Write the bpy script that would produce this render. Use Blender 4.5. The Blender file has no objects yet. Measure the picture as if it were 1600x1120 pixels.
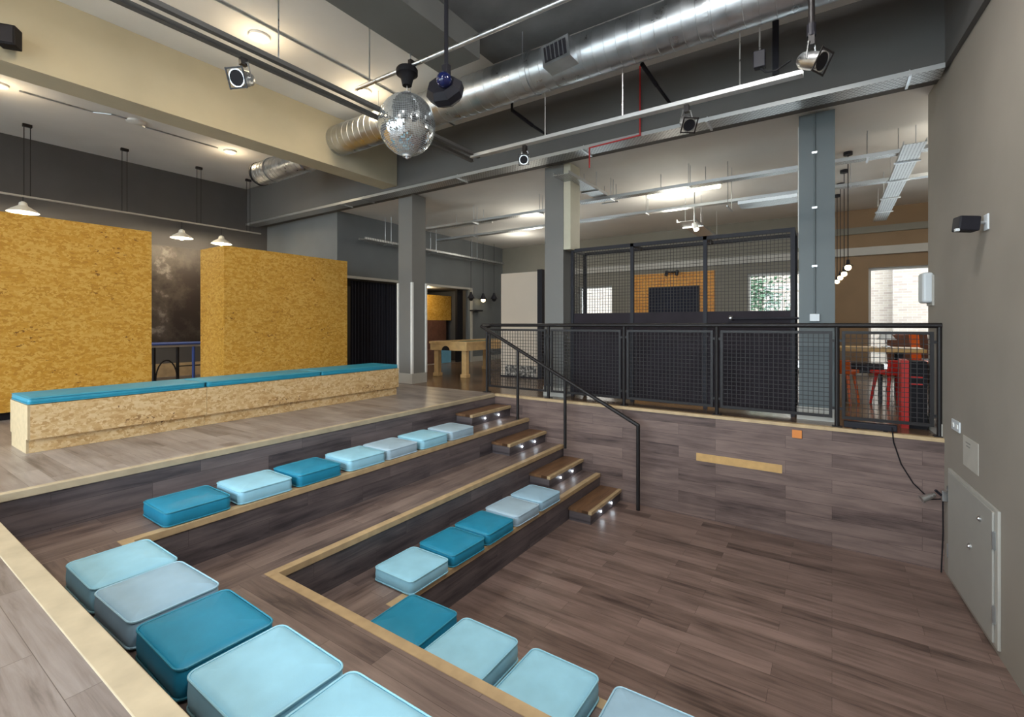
import bpy, bmesh, math, random
from mathutils import Vector, Matrix
random.seed(7)
S = bpy.context.scene
COL = S.collection
PI = math.pi
# ------------------------------------------------------------------ camera geometry (metres; upper floor = 0)
FPX, HOR, CX, HC = 741.6, 507.0, 800.0, 1.18
YAW = math.atan((1300 - CX) / FPX)
_s, _c = math.sin(YAW), math.cos(YAW)
def ray(x, y):
    r = (x - CX) / FPX; d = -(y - HOR) / FPX
    return (-_s + _c * r, _c + _s * r, d)
def onz(x, y, z):
    v = ray(x, y); t = (z - HC) / v[2]; return Vector((v[0] * t, v[1] * t, z))
def onx(x, y, X):
    v = ray(x, y); t = X / v[0]; return Vector((X, v[1] * t, HC + v[2] * t))
def ony(x, y, Y):
    v = ray(x, y); t = Y / v[1]; return Vector((v[0] * t, Y, HC + v[2] * t))
def wallx(Y):                                    # inner face of the slightly skewed right wall
    return .96 + (6.56 - Y) * .068
def onwall(x, y):
    v = ray(x, y); t = (.96 + 6.56 * .068) / (v[0] + .068 * v[1])
    return Vector((v[0] * t, v[1] * t, HC + v[2] * t))
WALL_ROT = math.atan(.068)
# ------------------------------------------------------------------ mesh helpers
def NB(): return bmesh.new()
def box(bm, x0, x1, y0, y1, z0, z1):
    m = Matrix.Translation(((x0 + x1) / 2, (y0 + y1) / 2, (z0 + z1) / 2)) @ Matrix.Diagonal((abs(x1 - x0), abs(y1 - y0), abs(z1 - z0), 1))
    return bmesh.ops.create_cube(bm, size=1, matrix=m)['verts']
def rbox(bm, c, dims, rot=None, bev=0.0):
    m = Matrix.Translation(c)
    if rot is not None: m = m @ rot.to_4x4()
    vs = bmesh.ops.create_cube(bm, size=1, matrix=m @ Matrix.Diagonal((dims[0], dims[1], dims[2], 1)))['verts']
    if bev > 0:
        es = list({e for v in vs for e in v.link_edges})
        bmesh.ops.bevel(bm, geom=es, offset=bev, segments=3, profile=.5, affect='EDGES')
def axis_mat(p0, p1):
    p0, p1 = Vector(p0), Vector(p1)
    d = p1 - p0
    q = d.to_track_quat('Z', 'Y')
    return Matrix.Translation((p0 + p1) / 2) @ q.to_matrix().to_4x4(), d.length
def tube(bm, p0, p1, r, n=10, r2=None):
    m, L = axis_mat(p0, p1)
    bmesh.ops.create_cone(bm, cap_ends=True, segments=n, radius1=r, radius2=r if r2 is None else r2, depth=L, matrix=m)
def ball(bm, c, r, n=12):
    bmesh.ops.create_uvsphere(bm, u_segments=n, v_segments=max(6, n // 2), radius=r, matrix=Matrix.Translation(c))
def polytube(bm, pts, r, n=8):
    for a, b in zip(pts, pts[1:]): tube(bm, a, b, r, n)
    for p in pts[1:-1]: ball(bm, p, r * 1.02, 8)
def lathe(bm, prof, m=None, n=24):               # prof: (radius, height)
    m = m or Matrix.Identity(4)
    rings = []
    for r, h in prof:
        if r < 1e-5: rings.append([bm.verts.new(m @ Vector((0, 0, h)))])
        else: rings.append([bm.verts.new(m @ Vector((r * math.cos(2 * PI * i / n), r * math.sin(2 * PI * i / n), h))) for i in range(n)])
    for a, b in zip(rings, rings[1:]):
        for i in range(n):
            j = (i + 1) % n
            if len(a) == 1 and len(b) == 1: continue
            if len(a) == 1: bm.faces.new((a[0], b[i], b[j]))
            elif len(b) == 1: bm.faces.new((a[i], a[j], b[0]))
            else: bm.faces.new((a[i], a[j], b[j], b[i]))
def prism(bm, pts, z0, z1):                      # vertical prism over a plan polygon
    lo = [bm.verts.new((x, y, z0)) for x, y in pts]; hi = [bm.verts.new((x, y, z1)) for x, y in pts]
    bm.faces.new(lo[::-1]); bm.faces.new(hi); n = len(pts)
    for i in range(n): bm.faces.new((lo[i], lo[(i + 1) % n], hi[(i + 1) % n], hi[i]))
def obj(name, bm, mat, parent=None, smooth=False, bevel=0, keep=False, origin=None):
    bmesh.ops.recalc_face_normals(bm, faces=bm.faces[:])
    off = Vector((0, 0, 0))
    if parent is not None:
        off = Vector(parent['_w'])
    elif not keep:
        xs = [v.co for v in bm.verts]
        off = Vector(origin) if origin else Vector(((min(v.x for v in xs) + max(v.x for v in xs)) / 2, (min(v.y for v in xs) + max(v.y for v in xs)) / 2, min(v.z for v in xs)))
    if off.length > 0: bmesh.ops.translate(bm, verts=bm.verts[:], vec=-off)
    me = bpy.data.meshes.new(name); bm.to_mesh(me); bm.free()
    mats = mat if isinstance(mat, (list, tuple)) else [mat]
    for q in mats: me.materials.append(q)
    if smooth:
        for p in me.polygons: p.use_smooth = True
    o = bpy.data.objects.new(name, me); COL.objects.link(o)
    if parent is not None: o.parent = parent; o['_w'] = tuple(off)
    else: o.location = off; o['_w'] = tuple(off)
    if bevel:
        b = o.modifiers.new('bevel', 'BEVEL'); b.width = bevel; b.segments = 2; b.limit_method = 'ANGLE'
    if smooth:
        try: me.set_sharp_from_angle(angle=math.radians(40))
        except Exception: pass
    return o
def tag(o, label, cat, group=None):
    o['label'] = label; o['category'] = cat
    if group: o['group'] = group
    return o
def thing(name, label, cat, loc=(0, 0, 0), group=None):
    o = bpy.data.objects.new(name, None); COL.objects.link(o); o.empty_display_size = .1
    o.location = loc; o['_w'] = tuple(loc)
    return tag(o, label, cat, group)
def struct(name, bm, mat, **k):
    o = obj(name, bm, mat, keep=True, **k); o['kind'] = 'structure'; return o
def copy_thing(src, label, loc, rot=None, group=None):
    c = src.copy(); COL.objects.link(c); c.location = loc; c['label'] = label
    if rot is not None: c.rotation_euler = rot
    if group: c['group'] = group
    for ch in list(src.children):
        d = ch.copy(); COL.objects.link(d); d.parent = c
        for g in list(ch.children):
            e = g.copy(); COL.objects.link(e); e.parent = d
    return c
# ------------------------------------------------------------------ materials
def nm(name):
    m = bpy.data.materials.new(name); m.use_nodes = True
    nt = m.node_tree; b = nt.nodes['Principled BSDF']
    return m, nt, b
def N(nt, t, **k):
    n = nt.nodes.new(t)
    for a, v in k.items(): setattr(n, a, v)
    return n
def rgb(c): return (c[0], c[1], c[2], 1)
def ramp(nt, fac, stops):
    r = N(nt, 'ShaderNodeValToRGB'); el = r.color_ramp.elements
    while len(el) < len(stops): el.new(.5)
    for e, (p, c) in zip(el, stops): e.position = p; e.color = rgb(c)
    nt.links.new(fac, r.inputs[0]); return r.outputs[0]
def plain(name, col, rough=.6, metal=0, spec=.5, var=.06, scale=6, bump=0, bscale=60):
    m, nt, b = nm(name)
    tc = N(nt, 'ShaderNodeTexCoord'); no = N(nt, 'ShaderNodeTexNoise'); no.inputs['Scale'].default_value = scale; no.inputs['Detail'].default_value = 4
    nt.links.new(tc.outputs['Object'], no.inputs['Vector'])
    lo = [max(0, c * (1 - var)) for c in col]; hi = [min(1, c * (1 + var)) for c in col]
    nt.links.new(ramp(nt, no.outputs['Fac'], [(.3, lo), (.7, hi)]), b.inputs['Base Color'])
    b.inputs['Roughness'].default_value = rough; b.inputs['Metallic'].default_value = metal; b.inputs['Specular IOR Level'].default_value = spec
    if bump:
        n2 = N(nt, 'ShaderNodeTexNoise'); n2.inputs['Scale'].default_value = bscale; n2.inputs['Detail'].default_value = 3
        nt.links.new(tc.outputs['Object'], n2.inputs['Vector'])
        bp = N(nt, 'ShaderNodeBump'); bp.inputs['Strength'].default_value = bump; bp.inputs['Distance'].default_value = .01
        nt.links.new(n2.outputs['Fac'], bp.inputs['Height']); nt.links.new(bp.outputs[0], b.inputs['Normal'])
    return m
def emit(name, col, strength):
    m, nt, b = nm(name); b.inputs['Base Color'].default_value = rgb(col)
    b.inputs['Emission Color'].default_value = rgb(col); b.inputs['Emission Strength'].default_value = strength
    return m
def planks(name, u, v, c1, c2, dark, rough=.45, length=1.0, width=.150, spec=.4):
    """vinyl planks: u = world axis the planks run along, v = axis across them"""
    m, nt, b = nm(name)
    tc = N(nt, 'ShaderNodeTexCoord'); sp = N(nt, 'ShaderNodeSeparateXYZ'); nt.links.new(tc.outputs['Object'], sp.inputs[0])
    cb = N(nt, 'ShaderNodeCombineXYZ'); nt.links.new(sp.outputs[u], cb.inputs[0]); nt.links.new(sp.outputs[v], cb.inputs[1])
    br = N(nt, 'ShaderNodeTexBrick'); br.offset = .37; br.offset_frequency = 2
    br.inputs['Scale'].default_value = 1; br.inputs['Brick Width'].default_value = length; br.inputs['Row Height'].default_value = width
    br.inputs['Mortar Size'].default_value = .0012; br.inputs['Mortar Smooth'].default_value = .2; br.inputs['Bias'].default_value = 0
    br.inputs['Color1'].default_value = (0, 0, 0, 1); br.inputs['Color2'].default_value = (1, 1, 1, 1); br.inputs['Mortar'].default_value = (.35, .35, .35, 1)
    nt.links.new(cb.outputs[0], br.inputs['Vector'])
    mp = N(nt, 'ShaderNodeMapping'); mp.inputs['Scale'].default_value = (1.3, 17, 1); nt.links.new(cb.outputs[0], mp.inputs[0])
    # shift the grain per plank
    ad = N(nt, 'ShaderNodeVectorMath', operation='ADD'); ml = N(nt, 'ShaderNodeVectorMath', operation='SCALE'); ml.inputs['Scale'].default_value = 9
    nt.links.new(br.outputs['Color'], ml.inputs[0]); nt.links.new(mp.outputs[0], ad.inputs[0]); nt.links.new(ml.outputs[0], ad.inputs[1])
    no = N(nt, 'ShaderNodeTexNoise'); no.inputs['Scale'].default_value = 1; no.inputs['Detail'].default_value = 6; no.inputs['Roughness'].default_value = .68; no.inputs['Distortion'].default_value = .6
    nt.links.new(ad.outputs[0], no.inputs['Vector'])
    mp2 = N(nt, 'ShaderNodeMapping'); mp2.inputs['Scale'].default_value = (2.2, 7, 1); nt.links.new(cb.outputs[0], mp2.inputs[0])
    n2 = N(nt, 'ShaderNodeTexNoise'); n2.inputs['Scale'].default_value = 1; n2.inputs['Detail'].default_value = 2; nt.links.new(mp2.outputs[0], n2.inputs['Vector'])
    mx = N(nt, 'ShaderNodeMath', operation='MULTIPLY_ADD'); nt.links.new(br.outputs['Color'], mx.inputs[0]); mx.inputs[1].default_value = .34
    sc = N(nt, 'ShaderNodeMath', operation='MULTIPLY_ADD'); nt.links.new(n2.outputs['Fac'], sc.inputs[0]); sc.inputs[1].default_value = .5; sc.inputs[2].default_value = -.27
    nt.links.new(sc.outputs[0], mx.inputs[2])
    sm = N(nt, 'ShaderNodeMath', operation='ADD'); nt.links.new(mx.outputs[0], sm.inputs[0]); nt.links.new(no.outputs['Fac'], sm.inputs[1])
    col = ramp(nt, sm.outputs[0], [(.34, dark), (.52, c2), (.80, c1), (1.0, [q * 1.22 for q in c1])])
    dk = N(nt, 'ShaderNodeMix', data_type='RGBA', blend_type='MULTIPLY'); nt.links.new(br.outputs['Fac'], dk.inputs[0]); nt.links.new(col, dk.inputs[6]); dk.inputs[7].default_value = (.35, .32, .3, 1)
    nt.links.new(dk.outputs[2], b.inputs['Base Color'])
    b.inputs['Roughness'].default_value = rough; b.inputs['Specular IOR Level'].default_value = spec
    bp = N(nt, 'ShaderNodeBump'); bp.inputs['Strength'].default_value = .08; bp.inputs['Distance'].default_value = .004; nt.links.new(no.outputs['Fac'], bp.inputs['Height']); nt.links.new(bp.outputs[0], b.inputs['Normal'])
    return m
def osb(name, u, v, c_lo, c_mid, c_hi, c_dk, rough=.55):
    """oriented strand board: long flakes at several angles"""
    m, nt, b = nm(name)
    tc = N(nt, 'ShaderNodeTexCoord'); sp = N(nt, 'ShaderNodeSeparateXYZ'); nt.links.new(tc.outputs['Object'], sp.inputs[0])
    cb = N(nt, 'ShaderNodeCombineXYZ'); nt.links.new(sp.outputs[u], cb.inputs[0]); nt.links.new(sp.outputs[v], cb.inputs[1])
    prev = None
    for k, (ang, sx, sy) in enumerate(((.35, 13, 34), (-.6, 15, 38), (1.25, 16, 34))):
        mp = N(nt, 'ShaderNodeMapping'); mp.inputs['Rotation'].default_value = (0, 0, ang); mp.inputs['Scale'].default_value = (sx, sy, 1); mp.inputs['Location'].default_value = (k * 3.1, k * 1.7, 0)
        nt.links.new(cb.outputs[0], mp.inputs[0])
        vo = N(nt, 'ShaderNodeTexVoronoi'); vo.voronoi_dimensions = '2D'; vo.inputs['Scale'].default_value = 1; nt.links.new(mp.outputs[0], vo.inputs['Vector'])
        bw = N(nt, 'ShaderNodeSeparateColor'); nt.links.new(vo.outputs['Color'], bw.inputs[0])
        if prev is None: prev = bw.outputs[0]
        else:
            pick = N(nt, 'ShaderNodeTexNoise'); pick.inputs['Scale'].default_value = 14 + 5 * k; nt.links.new(cb.outputs[0], pick.inputs['Vector'])
            gt = N(nt, 'ShaderNodeMath', operation='GREATER_THAN'); gt.inputs[1].default_value = .5; nt.links.new(pick.outputs['Fac'], gt.inputs[0])
            mx = N(nt, 'ShaderNodeMix', data_type='FLOAT'); nt.links.new(gt.outputs[0], mx.inputs[0]); nt.links.new(prev, mx.inputs[2]); nt.links.new(bw.outputs[0], mx.inputs[3])
            prev = mx.outputs[0]
    big = N(nt, 'ShaderNodeTexNoise'); big.inputs['Scale'].default_value = 1.6; big.inputs['Detail'].default_value = 3; nt.links.new(cb.outputs[0], big.inputs['Vector'])
    ma = N(nt, 'ShaderNodeMath', operation='MULTIPLY_ADD'); nt.links.new(big.outputs['Fac'], ma.inputs[0]); ma.inputs[1].default_value = .5; ma.inputs[2].default_value = -.17
    su = N(nt, 'ShaderNodeMath', operation='ADD'); nt.links.new(prev, su.inputs[0]); nt.links.new(ma.outputs[0], su.inputs[1])
    col = ramp(nt, su.outputs[0], [(-.0, c_dk), (.045, c_dk), (.07, c_lo), (.45, c_mid), (.92, c_hi)])
    nt.links.new(col, b.inputs['Base Color']); b.inputs['Roughness'].default_value = rough; b.inputs['Specular IOR Level'].default_value = .35
    bp = N(nt, 'ShaderNodeBump'); bp.inputs['Strength'].default_value = .12; bp.inputs['Distance'].default_value = .003; nt.links.new(prev, bp.inputs['Height']); nt.links.new(bp.outputs[0], b.inputs['Normal'])
    return m
def galv(name, col=(.62, .64, .66), rough=.32, scale=5):
    m, nt, b = nm(name)
    tc = N(nt, 'ShaderNodeTexCoord'); no = N(nt, 'ShaderNodeTexNoise'); no.inputs['Scale'].default_value = scale; no.inputs['Detail'].default_value = 5
    nt.links.new(tc.outputs['Object'], no.inputs['Vector'])
    nt.links.new(ramp(nt, no.outputs['Fac'], [(.3, [c * .8 for c in col]), (.7, col)]), b.inputs['Base Color'])
    nt.links.new(ramp(nt, no.outputs['Fac'], [(.3, (rough * .8,) * 3), (.7, (rough * 1.35,) * 3)]), b.inputs['Roughness'])
    b.inputs['Metallic'].default_value = 1
    return m
def perforated(name, u, v):
    m, nt, b = nm(name)
    tc = N(nt, 'ShaderNodeTexCoord'); sp = N(nt, 'ShaderNodeSeparateXYZ'); nt.links.new(tc.outputs['Object'], sp.inputs[0])
    cb = N(nt, 'ShaderNodeCombineXYZ'); nt.links.new(sp.outputs[u], cb.inputs[0]); nt.links.new(sp.outputs[v], cb.inputs[1])
    br = N(nt, 'ShaderNodeTexBrick'); br.inputs['Scale'].default_value = 1; br.inputs['Brick Width'].default_value = .05; br.inputs['Row Height'].default_value = .035; br.inputs['Mortar Size'].default_value = .011
    br.inputs['Color1'].default_value = (.12, .12, .13, 1); br.inputs['Color2'].default_value = (.2, .2, .2, 1); br.inputs['Mortar'].default_value = (.50, .51, .51, 1)
    nt.links.new(cb.outputs[0], br.inputs['Vector'])
    nt.links.new(br.outputs['Color'], b.inputs['Base Color']); b.inputs['Metallic'].default_value = .75; b.inputs['Roughness'].default_value = .4
    return m
def bricks(name, u, v, c1, c2, mort):
    m, nt, b = nm(name)
    tc = N(nt, 'ShaderNodeTexCoord'); sp = N(nt, 'ShaderNodeSeparateXYZ'); nt.links.new(tc.outputs['Object'], sp.inputs[0])
    cb = N(nt, 'ShaderNodeCombineXYZ'); nt.links.new(sp.outputs[u], cb.inputs[0]); nt.links.new(sp.outputs[v], cb.inputs[1])
    br = N(nt, 'ShaderNodeTexBrick'); br.inputs['Scale'].default_value = 1; br.inputs['Brick Width'].default_value = .23; br.inputs['Row Height'].default_value = .08; br.inputs['Mortar Size'].default_value = .006
    br.inputs['Color1'].default_value = rgb(c1); br.inputs['Color2'].default_value = rgb(c2); br.inputs['Mortar'].default_value = rgb(mort)
    nt.links.new(cb.outputs[0], br.inputs['Vector']); nt.links.new(br.outputs['Color'], b.inputs['Base Color']); b.inputs['Roughness'].default_value = .85
    return m

PK1, PK2, PKD = (.235, .175, .152), (.150, .107, .095), (.068, .048, .046)
M = {}
M['floor_x'] = planks('vinyl planks along x', 0, 1, (.30, .258, .238), (.205, .168, .152), (.10, .08, .072), rough=.34)  # upper floor: reflected cool light put into a greyer, lighter palette
M['floor_pit'] = planks('pit floor planks', 0, 1, (.225, .152, .128), (.140, .092, .076), (.060, .038, .032), rough=.36)
M['tread_y'] = planks('vinyl planks along y', 1, 0, PK1, PK2, PKD)
M['tread_x'] = planks('vinyl planks tread x', 0, 1, PK1, PK2, PKD)
DK1, DK2, DKD = (.165, .132, .132), (.098, .080, .084), (.046, .038, .043)
M['riser_y'] = planks('riser planks along y', 1, 2, DK1, DK2, DKD, length=1.0, width=.16)
M['riser_x'] = planks('riser planks along x', 0, 2, DK1, DK2, DKD, length=1.0, width=.16)
M['pitwall'] = planks('pit wall planks', 0, 2, (.178, .124, .108), (.112, .076, .068), (.05, .034, .032), length=1.25, width=.15, spec=.25)
M['floor_far'] = planks('glossy floor with warm light tint', 0, 1, (.20, .125, .075), (.13, .078, .046), (.07, .04, .025), rough=.22, spec=.55)  # continuous floor; warm light of the far room put into a browner colour
M['nosing'] = plain('pale timber nosing', (.47, .335, .185), .5, var=.14, scale=9)
M['nosing_pale'] = plain('pale plywood edge', (.46, .375, .255), .55, var=.12, scale=7)
M['stair'] = planks('oak stair tread', 1, 0, (.25, .135, .068), (.175, .09, .045), (.10, .052, .027), length=1.4, width=.2, rough=.35)
M['osb_y'] = osb('osb sheet', 1, 2, (.44, .212, .024), (.53, .268, .031), (.63, .368, .080), (.20, .085, .012))
M['osb_x'] = osb('osb sheet end', 0, 2, (.44, .212, .024), (.53, .268, .031), (.63, .368, .080), (.20, .085, .012))
M['osb_bench'] = osb('osb bench face', 1, 2, (.46, .275, .11), (.58, .37, .165), (.70, .51, .28), (.17, .085, .035))
M['osb_bench_x'] = plain('osb bench end', (.52, .39, .23), .6, var=.1, scale=20)
M['wall'] = plain('warm grey wall paint', (.285, .252, .215), .75, var=.04, scale=2)
M['wall_dark'] = plain('charcoal wall paint', (.085, .080, .080), .8, var=.06, scale=2)
M['wall_slate'] = plain('slate wall paint', (.13, .14, .145), .75, var=.05, scale=2)
M['wall_far'] = plain('olive grey wall paint', (.20, .185, .15), .75, var=.05, scale=2)
M['wall_brown'] = plain('brown wall paint', (.24, .155, .085), .75, var=.06, scale=2)
M['ceiling'] = plain('off white ceiling', (.68, .66, .63), .85, var=.04, scale=1.5)
M['ceiling_conc'] = plain('bare concrete ceiling', (.16, .16, .16), .9, var=.22, scale=2.2, bump=.3, bscale=14)
M['beam'] = plain('taupe beam paint', (.43, .385, .28), .75, var=.05, scale=2)
M['beam_dark'] = plain('grey beam paint', (.105, .10, .095), .75, var=.05, scale=2)
M['beam_mid'] = plain('mid grey beam paint', (.16, .16, .15), .75, var=.05, scale=2)
M['column'] = plain('stone grey column paint', (.165, .160, .150), .65, var=.03, scale=2)
M['column_slate'] = plain('slate column paint', (.115, .135, .14), .6, var=.04, scale=2)
M['skirt'] = plain('light grey skirting', (.40, .38, .34), .5, var=.03)
M['white'] = plain('white paint', (.74, .73, .70), .5, var=.03)
M['white_plastic'] = plain('white plastic', (.60, .63, .65), .4, var=.02)
M['black'] = plain('black powder coat', (.014, .013, .018), .55, var=.1, spec=.25)
M['rail_metal'] = plain('aluminium rail', (.50, .50, .50), .5, metal=.5, var=.05)
M['black_matt'] = plain('matt black', (.010, .009, .011), .7, var=.1, spec=.2)
M['steel_dark'] = plain('dark handrail steel', (.016, .013, .013), .45, metal=.1, var=.12, spec=.3)
M['panel_black'] = plain('black sheet panel', (.020, .015, .019), .65, var=.2, scale=3, spec=.15)
M['mesh'] = plain('dark wire mesh', (.022, .018, .018), .55, spec=.3)
M['galv'] = galv('galvanised duct')
M['alu'] = galv('brushed aluminium', (.72, .72, .72), .3, 12)
M['tray'] = perforated('perforated cable tray', 0, 1)
M['tray_y'] = perforated('perforated cable tray along y', 1, 0)
M['mirror'] = galv('mirror tiles', (.85, .88, .89), .08, 30)
M['grout'] = plain('grey grout', (.42, .44, .45), .5)
M['teal'] = plain('teal vinyl', (.016, .235, .385), .45, spec=.3, var=.07, scale=7, bump=.05, bscale=240)
M['light'] = plain('light blue vinyl', (.31, .60, .75), .45, spec=.3, var=.06, scale=7, bump=.05, bscale=240)
M['pale'] = plain('pale blue grey vinyl', (.36, .49, .585), .45, spec=.3, var=.06, scale=7, bump=.05, bscale=240)
M['sky'] = plain('sky blue vinyl', (.32, .49, .62), .45, spec=.3, var=.06, scale=7, bump=.05, bscale=240)
M['teal_p'] = plain('teal piping', (.03, .26, .38), .4); M['light_p'] = plain('light piping', (.30, .58, .70), .4)
M['pale_p'] = plain('pale piping', (.45, .6, .72), .4); M['sky_p'] = plain('sky piping', (.38, .6, .72), .4)
M['pad'] = plain('bench pad vinyl', (.025, .26, .38), .42, spec=.3, var=.08, scale=5)
M['pine'] = plain('honey pine', (.52, .33, .14), .45, var=.16, scale=8)
M['yellow_top'] = plain('honey table top', (.60, .38, .13), .4, var=.08)
M['baize'] = plain('dark green baize', (.03, .11, .08), .9)
M['orange'] = plain('orange lacquer', (.72, .13, .02), .35)
M['red'] = plain('red lacquer', (.46, .02, .015), .45, spec=.3)
M['brown'] = plain('brown timber', (.13, .055, .035), .45, var=.2, scale=10)
M['blue'] = plain('blue paint', (.05, .10, .36), .45)
M['blue_box'] = plain('powder blue paint', (.12, .3, .42), .5)
M['curtain'] = plain('dark pleated fabric', (.022, .022, .034), .85)
M['screen'] = plain('dark screen', (.006, .006, .016), .5, spec=.15)
M['osb_orange'] = osb('orange strand board', 0, 2, (.52, .19, .02), (.62, .26, .035), (.7, .34, .06), (.3, .1, .01))
M['wood_patch'] = plain('ochre plank', (.50, .30, .11), .45, var=.1, scale=12)
M['door_grey'] = plain('warm grey door paint', (.33, .315, .285), .55, var=.02)
M['paper'] = plain('paper', (.46, .43, .38), .8)
M['ink'] = plain('grey print', (.25, .24, .22), .8)
M['orange_tag'] = plain('orange plastic', (.62, .21, .04), .5)
M['redpipe'] = plain('red pipe paint', (.45, .02, .02), .4)
M['lens'] = plain('blue lens', (.006, .010, .06), .15)
M['cream'] = plain('cream casing paint', (.50, .47, .36), .6, var=.04)
M['board'] = plain('cream board', (.60, .50, .40), .5, var=.05, scale=1)
M['lamp_warm'] = emit('warm lamp', (1, .84, .56), 28)
M['lamp_pend'] = emit('pendant bulb', (1, .80, .45), 6)
M['lamp_tube'] = emit('tube lamp', (1, .97, .80), 9)
M['led'] = emit('cool step light', (.80, .90, 1), 14)
M['shade_white'] = plain('white enamel shade', (.70, .68, .62), .35)
M['foliage'] = plain('foliage', (.022, .06, .022), .7, var=.4, scale=9)
M['bark'] = plain('bark', (.14, .09, .06), .9)
M['brick_pale'] = bricks('weathered brick', 0, 2, (.19, .150, .118), (.15, .112, .09), (.21, .19, .165))
M['asphalt'] = plain('pale paving', (.42, .42, .41), .9)
def art_mat(name, u, v, stops, scale):
    m, nt, b = nm(name)
    tc = N(nt, 'ShaderNodeTexCoord'); no = N(nt, 'ShaderNodeTexNoise'); no.inputs['Scale'].default_value = scale; no.inputs['Detail'].default_value = 6; no.inputs['Roughness'].default_value = .65
    mp = N(nt, 'ShaderNodeMapping'); mp.inputs['Location'].default_value = (0, 3.3, 1.1); nt.links.new(tc.outputs['Object'], mp.inputs[0]); nt.links.new(mp.outputs[0], no.inputs['Vector'])
    nt.links.new(ramp(nt, no.outputs['Fac'], stops), b.inputs['Base Color']); b.inputs['Roughness'].default_value = .5
    return m
M['mural'] = art_mat('cloudy dark print', 1, 2, [(.46, (.020, .013, .011)), (.60, (.06, .048, .04)), (.74, (.33, .30, .27))], 1.5)
M['print'] = art_mat('black and white print', 0, 2, [(.42, (.03, .03, .03)), (.5, (.2, .18, .16)), (.6, (.55, .5, .44))], 14)
def glass_mat():
    m, nt, b = nm('window glass'); out = nt.nodes['Material Output']; nt.nodes.remove(b)
    t = N(nt, 'ShaderNodeBsdfTransparent'); t.inputs[0].default_value = (.96, .98, .97, 1)
    g = N(nt, 'ShaderNodeBsdfGlossy'); g.inputs['Roughness'].default_value = .02
    fr = N(nt, 'ShaderNodeFresnel'); fr.inputs[0].default_value = 1.3
    mx = N(nt, 'ShaderNodeMixShader'); nt.links.new(fr.outputs[0], mx.inputs[0]); nt.links.new(t.outputs[0], mx.inputs[1]); nt.links.new(g.outputs[0], mx.inputs[2]); nt.links.new(mx.outputs[0], out.inputs[0])
    return m
M['glass'] = glass_mat()
#@@SETTING
# ------------------------------------------------------------------ the setting
XL, YB, YF = -12.5, -4.2, 13.5                  # left wall, wall behind the camera, far wall
ZC, ZF = 4.66, 3.82                             # ceilings of the hall and the far room
XE, XA, XB, XC = -4.77, -4.09, -3.45, -2.85     # edges of floor and tiers, arm along y
YE, YA, YBB, YCC = .63, 1.27, 1.96, 2.60        # the same for the arm along x
YW, ZP = 6.55, -1.36                            # pit wall, pit floor
XR = 1.75
bm = NB()
box(bm, XL, XE - .055, YB, YW + .06, -.2, 0); box(bm, XE - .055, XR, YB, YE - .085, -.2, 0)
struct('floor', bm, M['floor_x'])
bm = NB(); box(bm, XL, 6, YW + .06, YF, -.2, 0); struct('floor_far', bm, M['floor_far'])
bm = NB(); prism(bm, [(XC - .3, YCC - .3), (wallx(YCC - .3), YCC - .3), (wallx(YW), YW), (XC - .3, YW)], ZP - .2, ZP); struct('floor_pit', bm, M['floor_pit'])
bm = NB(); box(bm, XE - .04, XR, YW, YW + .06, ZP, -.035); struct('wall_pit', bm, M['pitwall'])
bm = NB(); box(bm, XE, wallx(YW), YW - .012, YW + .06, -.035, 0.004); struct('trim_1', bm, M['nosing'])
bm = NB(); box(bm, XE - .055, XE, YE, YW + .06, -.34, -.05); struct('wall_platform', bm, M['riser_y'])
bm = NB(); box(bm, XE, wallx(YE), YE - .085, YE, -.34, -.05); struct('wall_platform.001', bm, M['riser_x'])
bm = NB(); box(bm, XE - .055, XE + .012, YE - .02, YW - .012, -.05, .004); struct('trim_2', bm, M['nosing_pale'], bevel=.004)
bm = NB(); box(bm, XE + .012, wallx(YE), YE - .085, YE + .012, -.05, .004); struct('trim_3', bm, M['nosing_pale'], bevel=.004)
# walls
bm = NB(); box(bm, XL - .2, XL, YB, 6.85, -.2, ZC); struct('wall_left', bm, M['wall_dark'])
bm = NB(); box(bm, XL, -9.5, 6.85, 7.05, 0, ZC); struct('wall_alcove', bm, M['wall_slate'])
bm = NB(); a, b_ = wallx(YB), wallx(7.2)
prism(bm, [(a, YB), (b_, 7.2), (b_ + .35, 7.2), (a + .35, YB)], ZP - .2, ZC); struct('wall_right', bm, M['wall'])
bm = NB(); prism(bm, [(wallx(YB) - .045, YB), (wallx(6.4) - .045, 6.4), (wallx(6.4), 6.4), (wallx(YB), YB)], 3.76, ZC); struct('beam_wall', bm, M['beam_dark'])
bm = NB(); box(bm, 5.8, 6.0, 7.2, YF, 0, ZF); box(bm, wallx(7.2) + .35, 6, 7.0, 7.2, 0, ZF); struct('wall_far_side', bm, M['wall_brown'])
# ceilings and beams
bm = NB(); box(bm, XL, -3.75, YB, 6.6, ZC, ZC + .15); box(bm, -3.75, XR + .3, 5.12, 6.6, ZC, ZC + .15); struct('ceiling', bm, M['ceiling'])
bm = NB(); box(bm, -3.75, XR + .3, YB, 5.12, ZC, ZC + .15); struct('ceiling_concrete', bm, M['ceiling_conc'])
bm = NB(); box(bm, -9.7, 6, 6.85, YF, ZF, ZF + .15); struct('ceiling_far', bm, M['ceiling'])
bm = NB(); box(bm, -7.3, -6.9, YB, 6.3, 3.83, ZC); struct('beam_taupe', bm, M['beam'])
bm = NB(); box(bm, -4.12, -3.5, YB, 4.5, 4.36, ZC); struct('beam_grey', bm, M['beam_mid'])
bm = NB(); box(bm, XL, XR, 6.32, 6.85, 3.79, ZC + .1); struct('beam_main', bm, M['beam_dark'])
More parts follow.
